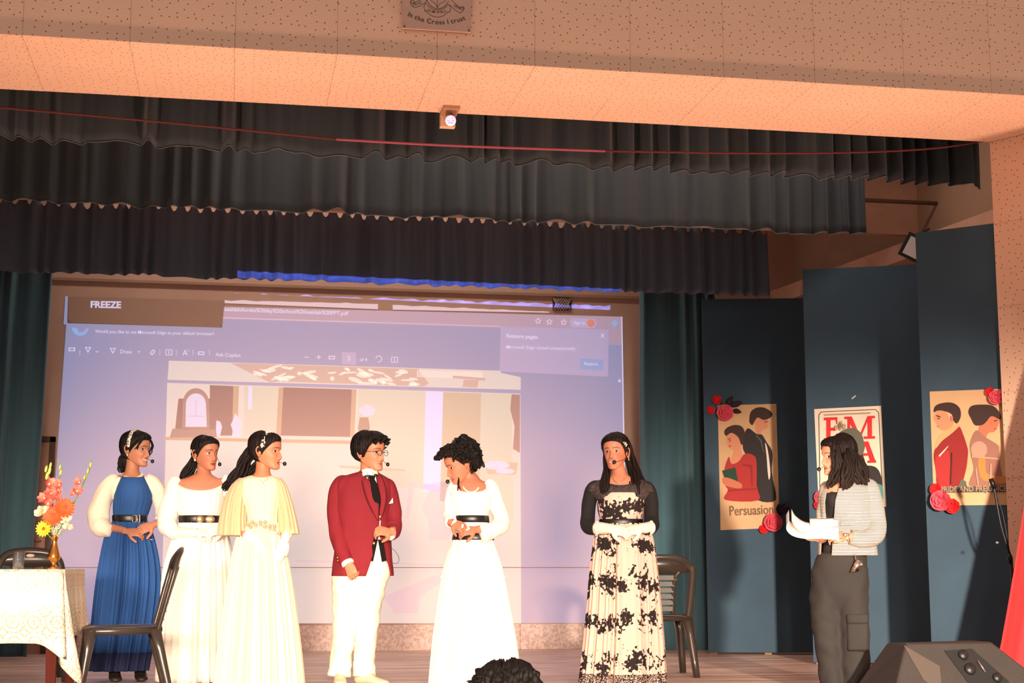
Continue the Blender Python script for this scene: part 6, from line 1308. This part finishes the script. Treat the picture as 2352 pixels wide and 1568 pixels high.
p.add('sleeve', p.tube([(1984, 1112, 0), (1996, 1122, 0), (2006, 1160, .0), (2011, 1200, .01), (2008, 1226, .05), (1988, 1238, .10), (1966, 1236, .135), (1954, 1233, .15)], [.04, .06, .062, .064, .064, .056, .05, .046], 26, 8, wr=.06, seed=17), TWD)
p.add('sleeve', p.tube([(1906, 1114, 0), (1898, 1124, 0), (1893, 1160, .0), (1890, 1200, .01), (1887, 1222, .04), (1885, 1234, .09)], [.036, .044, .044, .044, .044, .04], 24, 8, wr=.06, seed=18), TWD)
p.add('wristwatch', join([tube([p.P(1950, 1226, .15)+0*Zv, p.P(1950, 1226, .15)+p.V(0, .03, -.01), p.P(1951, 1238, .17), p.P(1951, 1243, .15)], .006, 8, 4), ell(p.P(1941, 1228, .195), p.r*.012, p.f*.006, Zv*.014, 12, 6)]), SILV)
tr = p.add('trousers', remesh(join([p.shell([(1268, 1880, 1990, .118), (1290, 1870, 1992, .126), (1320, 1869, 1990, .12), (1360, 1870, 1990, .112), (1400, 1884, 1976, .07)], 60, cap=True), p.tube([(1902, 1305, 0), (1898, 1360, 0), (1898, 1430, 0), (1906, 1500, 0), (1914, 1576, 0)], [.102, .100, .094, .086, .082], 32, 10, wr=.07, seed=22, wf=14), p.tube([(1958, 1305, 0), (1958, 1360, .01), (1961, 1430, .01), (1964, 1500, .01), (1966, 1578, .01)], [.102, .1, .094, .090, .088], 32, 10, wr=.07, seed=24, wf=14)]), .010, 10), CARGO)
obj('cargo_pocket', p.shell([(1414, 1946, 1990, .03, .075), (1418, 1944, 1993, .036, .075), (1488, 1946, 1994, .036, .075), (1492, 1948, 1991, .03, .075)], 40, 3, pw=4, cap=True), CARGO, tr)
obj('pocket_flap', p.shell([(1410, 1944, 1994, .036, .077), (1414, 1943, 1995, .04, .077), (1432, 1944, 1995, .04, .077)], 40, 3, pw=4, cap=True), CARGO, tr)
kc = p.add('key_charm', join([prism([p.P(*q) for q in ((1966, 1284, .14), (1980, 1288, .14), (1972, 1312, .14), (1953, 1314, .14))], -p.f*.01), ell(p.P(1978, 1296, .15), p.r*.012, p.f*.01, Zv*.012, 10, 6), p.tube([(1962, 1270, .13), (1966, 1284, .145)], .003, 6)]), SILV)
hx = [(1918, 1018), (1903, 1046)]
p.add('hair', join([p.cap(.016, [(0, .072), (30, .066), (48, .050), (60, .012), (72, -.03), (84, -.05), (98, -.06), (115, -.08), (180, -.09)], seed=11, back=.02, part=None), p.locks([[(1912, 1022, .08), (1914, 1046, .09), (1920, 1070, .1), (1914, 1096, .1), (1908, 1118, .1)], [(1922, 1018, .085), (1928, 1050, .1), (1930, 1080, .11), (1924, 1110, .11)]], 9, .008, .012, 13, wave=.012), p.locks([[(1940, 1018, .04), (1962, 1050, .06), (1968, 1085, .07), (1976, 1112, .07)], [(1950, 1024, .0), (1974, 1060, .02), (1982, 1092, .03), (1990, 1112, .03)], [(1946, 1030, .06), (1956, 1070, .09), (1952, 1100, .1), (1946, 1124, .1)], [(1940, 1040, .08), (1942, 1080, .11), (1938, 1118, .12)], [(1956, 1030, -.05), (1974, 1070, -.06), (1986, 1110, -.05)]], 13, .013, .013, 14, wave=.016)]), HAIRB)
p.headset(-1, .9)
for x in (1914, 1966): shoe(p, x, 1588, .02, p.V(-.3, 1, 0), BELT, .24)
p7 = p
PAPM = M('white_paper', (244, 236, 226), .7)
def sheet(label, prof, halfw, seed):
    """curled sheet of paper: profile of (px,py,d) along its length"""
    P = [p7.P(*q) for q in prof]; rows = [[c+p7.V(.03*w, w, -.55*w)*halfw for w in np.linspace(-1, 1, 7)] for c in cr(np.array(P), 6)]
    o = tag(obj('paper_sheet', loft(rows, False), PAPM), label, 'paper', 'papers in the presenter\'s hands'); m = o.modifiers.new('thickness', 'SOLIDIFY'); m.thickness = .0012; return o
sheet('curled lower paper sheet in the presenter\'s hands, folding up at its far end', [(1926, 1226, .2), (1890, 1222, .2), (1850, 1222, .2), (1820, 1215, .2), (1806, 1200, .2), (1812, 1185, .2)], .075, 1)
sheet('curled middle paper sheet inside the lower one', [(1926, 1222, .2), (1890, 1218, .2), (1850, 1212, .2), (1828, 1198, .2), (1818, 1182, .2)], .07, 2)
sheet('short upper paper sheet held flat towards the presenter', [(1924, 1198, .14), (1895, 1200, .14), (1860, 1200, .14)], .05, 3)
# ------------------------------------------------------------------ audience member at the lower edge
B = at_y(1162, 1542, 4.35)
p = Person(1430, 1580, 'dark-haired audience member at the bottom edge, only the top of the head showing')
p.t.location = (float(B[0]), 4.35, -.75); p.B = np.array([B[0], 4.35, -.75]); WM[p.t.name] = Matrix.Translation((float(B[0]), 4.35, -.75)) @ Matrix.Rotation(0, 4, 'Z'); p.t.rotation_euler = (0, 0, 0); p.t['group'] = 'audience'
p.r = np.array([1., 0, 0]); p.f = np.array([0, 1., 0]); topz = at_y(1162, 1521, 4.35)[2]
L = lambda x, y, z: np.array([B[0]+x, 4.35-y, -.75+z]); p.P = lambda a, b, c=0.0: L(a, b, c)
hz_ = topz+.75-.138; p.skin = (150, 92, 66); p.head(0, 0, hz_, 180, 4, 0, 1.0, lip=(170, 80, 70))
def rg(z, hw, b, y=0): return [L(hw*math.cos(t), y+b*math.sin(t), z) for t in np.linspace(0, 2*PI, 40, endpoint=False)]
sz = hz_-.23
parts = [loft([rg(.40, .17, .12), rg(.5, .17, .12), rg(sz-.2, .17, .11), rg(sz-.05, .2, .09), rg(sz, .17, .07), rg(sz+.03, .07, .055)], True, True, True), tube([L(0, 0, sz-.02), p.H((0, .018, -.07))[0], p.hc], [.06, .05, .05], 20, 4)]
for s_ in (-1, 1):
    parts.append(tube([L(s_*.185, 0, sz-.03), L(s_*.22, -.03, sz-.28), L(s_*.14, -.25, sz-.38)], [.05, .04, .028], 14, 5)); parts.append(tube([L(s_*.09, 0, .45), L(s_*.11, -.40, .46), L(s_*.11, -.42, .1)], [.085, .06, .04], 14, 5)); parts.append(tube([L(s_*.11, -.40, .06), L(s_*.11, -.56, .04)], [.04, .03], 12, 3))
v, f = remesh(join(parts), .012, 5); hd = p.hd
hnds = [p.hand(L(s_*.14, -.25, sz-.38), (-s_*.3, .9, -.3), (0, .2, 1), -s_) for s_ in (-1, 1)]
ap = [(v, f)]+hnds+p.ears+[hd[:2]]; cl_ = np.vstack([np.tile(lin(p.skin), (sum(len(q[0]) for q in ap[:-1]), 1)), hd[2]])
obj('body', join(ap), SKIN, p.t, col=cl_)
p.add('shirt', loft([rg(.42, .19, .14), rg(.5, .185, .135), rg(sz-.2, .185, .125), rg(sz-.05, .215, .105), rg(sz+.005, .18, .082), rg(sz+.03, .08, .064)], True), M('dark_shirt', (50, 46, 52), .9))
hp_ = [p.cap(.02, seed=15, rough=.012, curl=.008, back=.01)]; rr = random.Random(9)
for i in range(220):
    th = rr.uniform(-PI, PI); z = rr.uniform(-.03, .112); a = head_pt(z, th, .014); b = head_pt(z, th, .034)+np.array([rr.gauss(0, .01), rr.gauss(0, .01), .010*rr.random()]); hp_.append(tube(p.H([a, (a+b)/2+np.array([rr.gauss(0, .004), 0, .003]), b]), [.006, .005, .0012], 5, 3))
p.add('hair', join(hp_), HAIR)
sc_ = chair('plastic hall chair under the audience member at the bottom edge', (B[0], 4.33), R(180)); sc_.location.z = -.75; sc_['group'] = 'hall chairs'
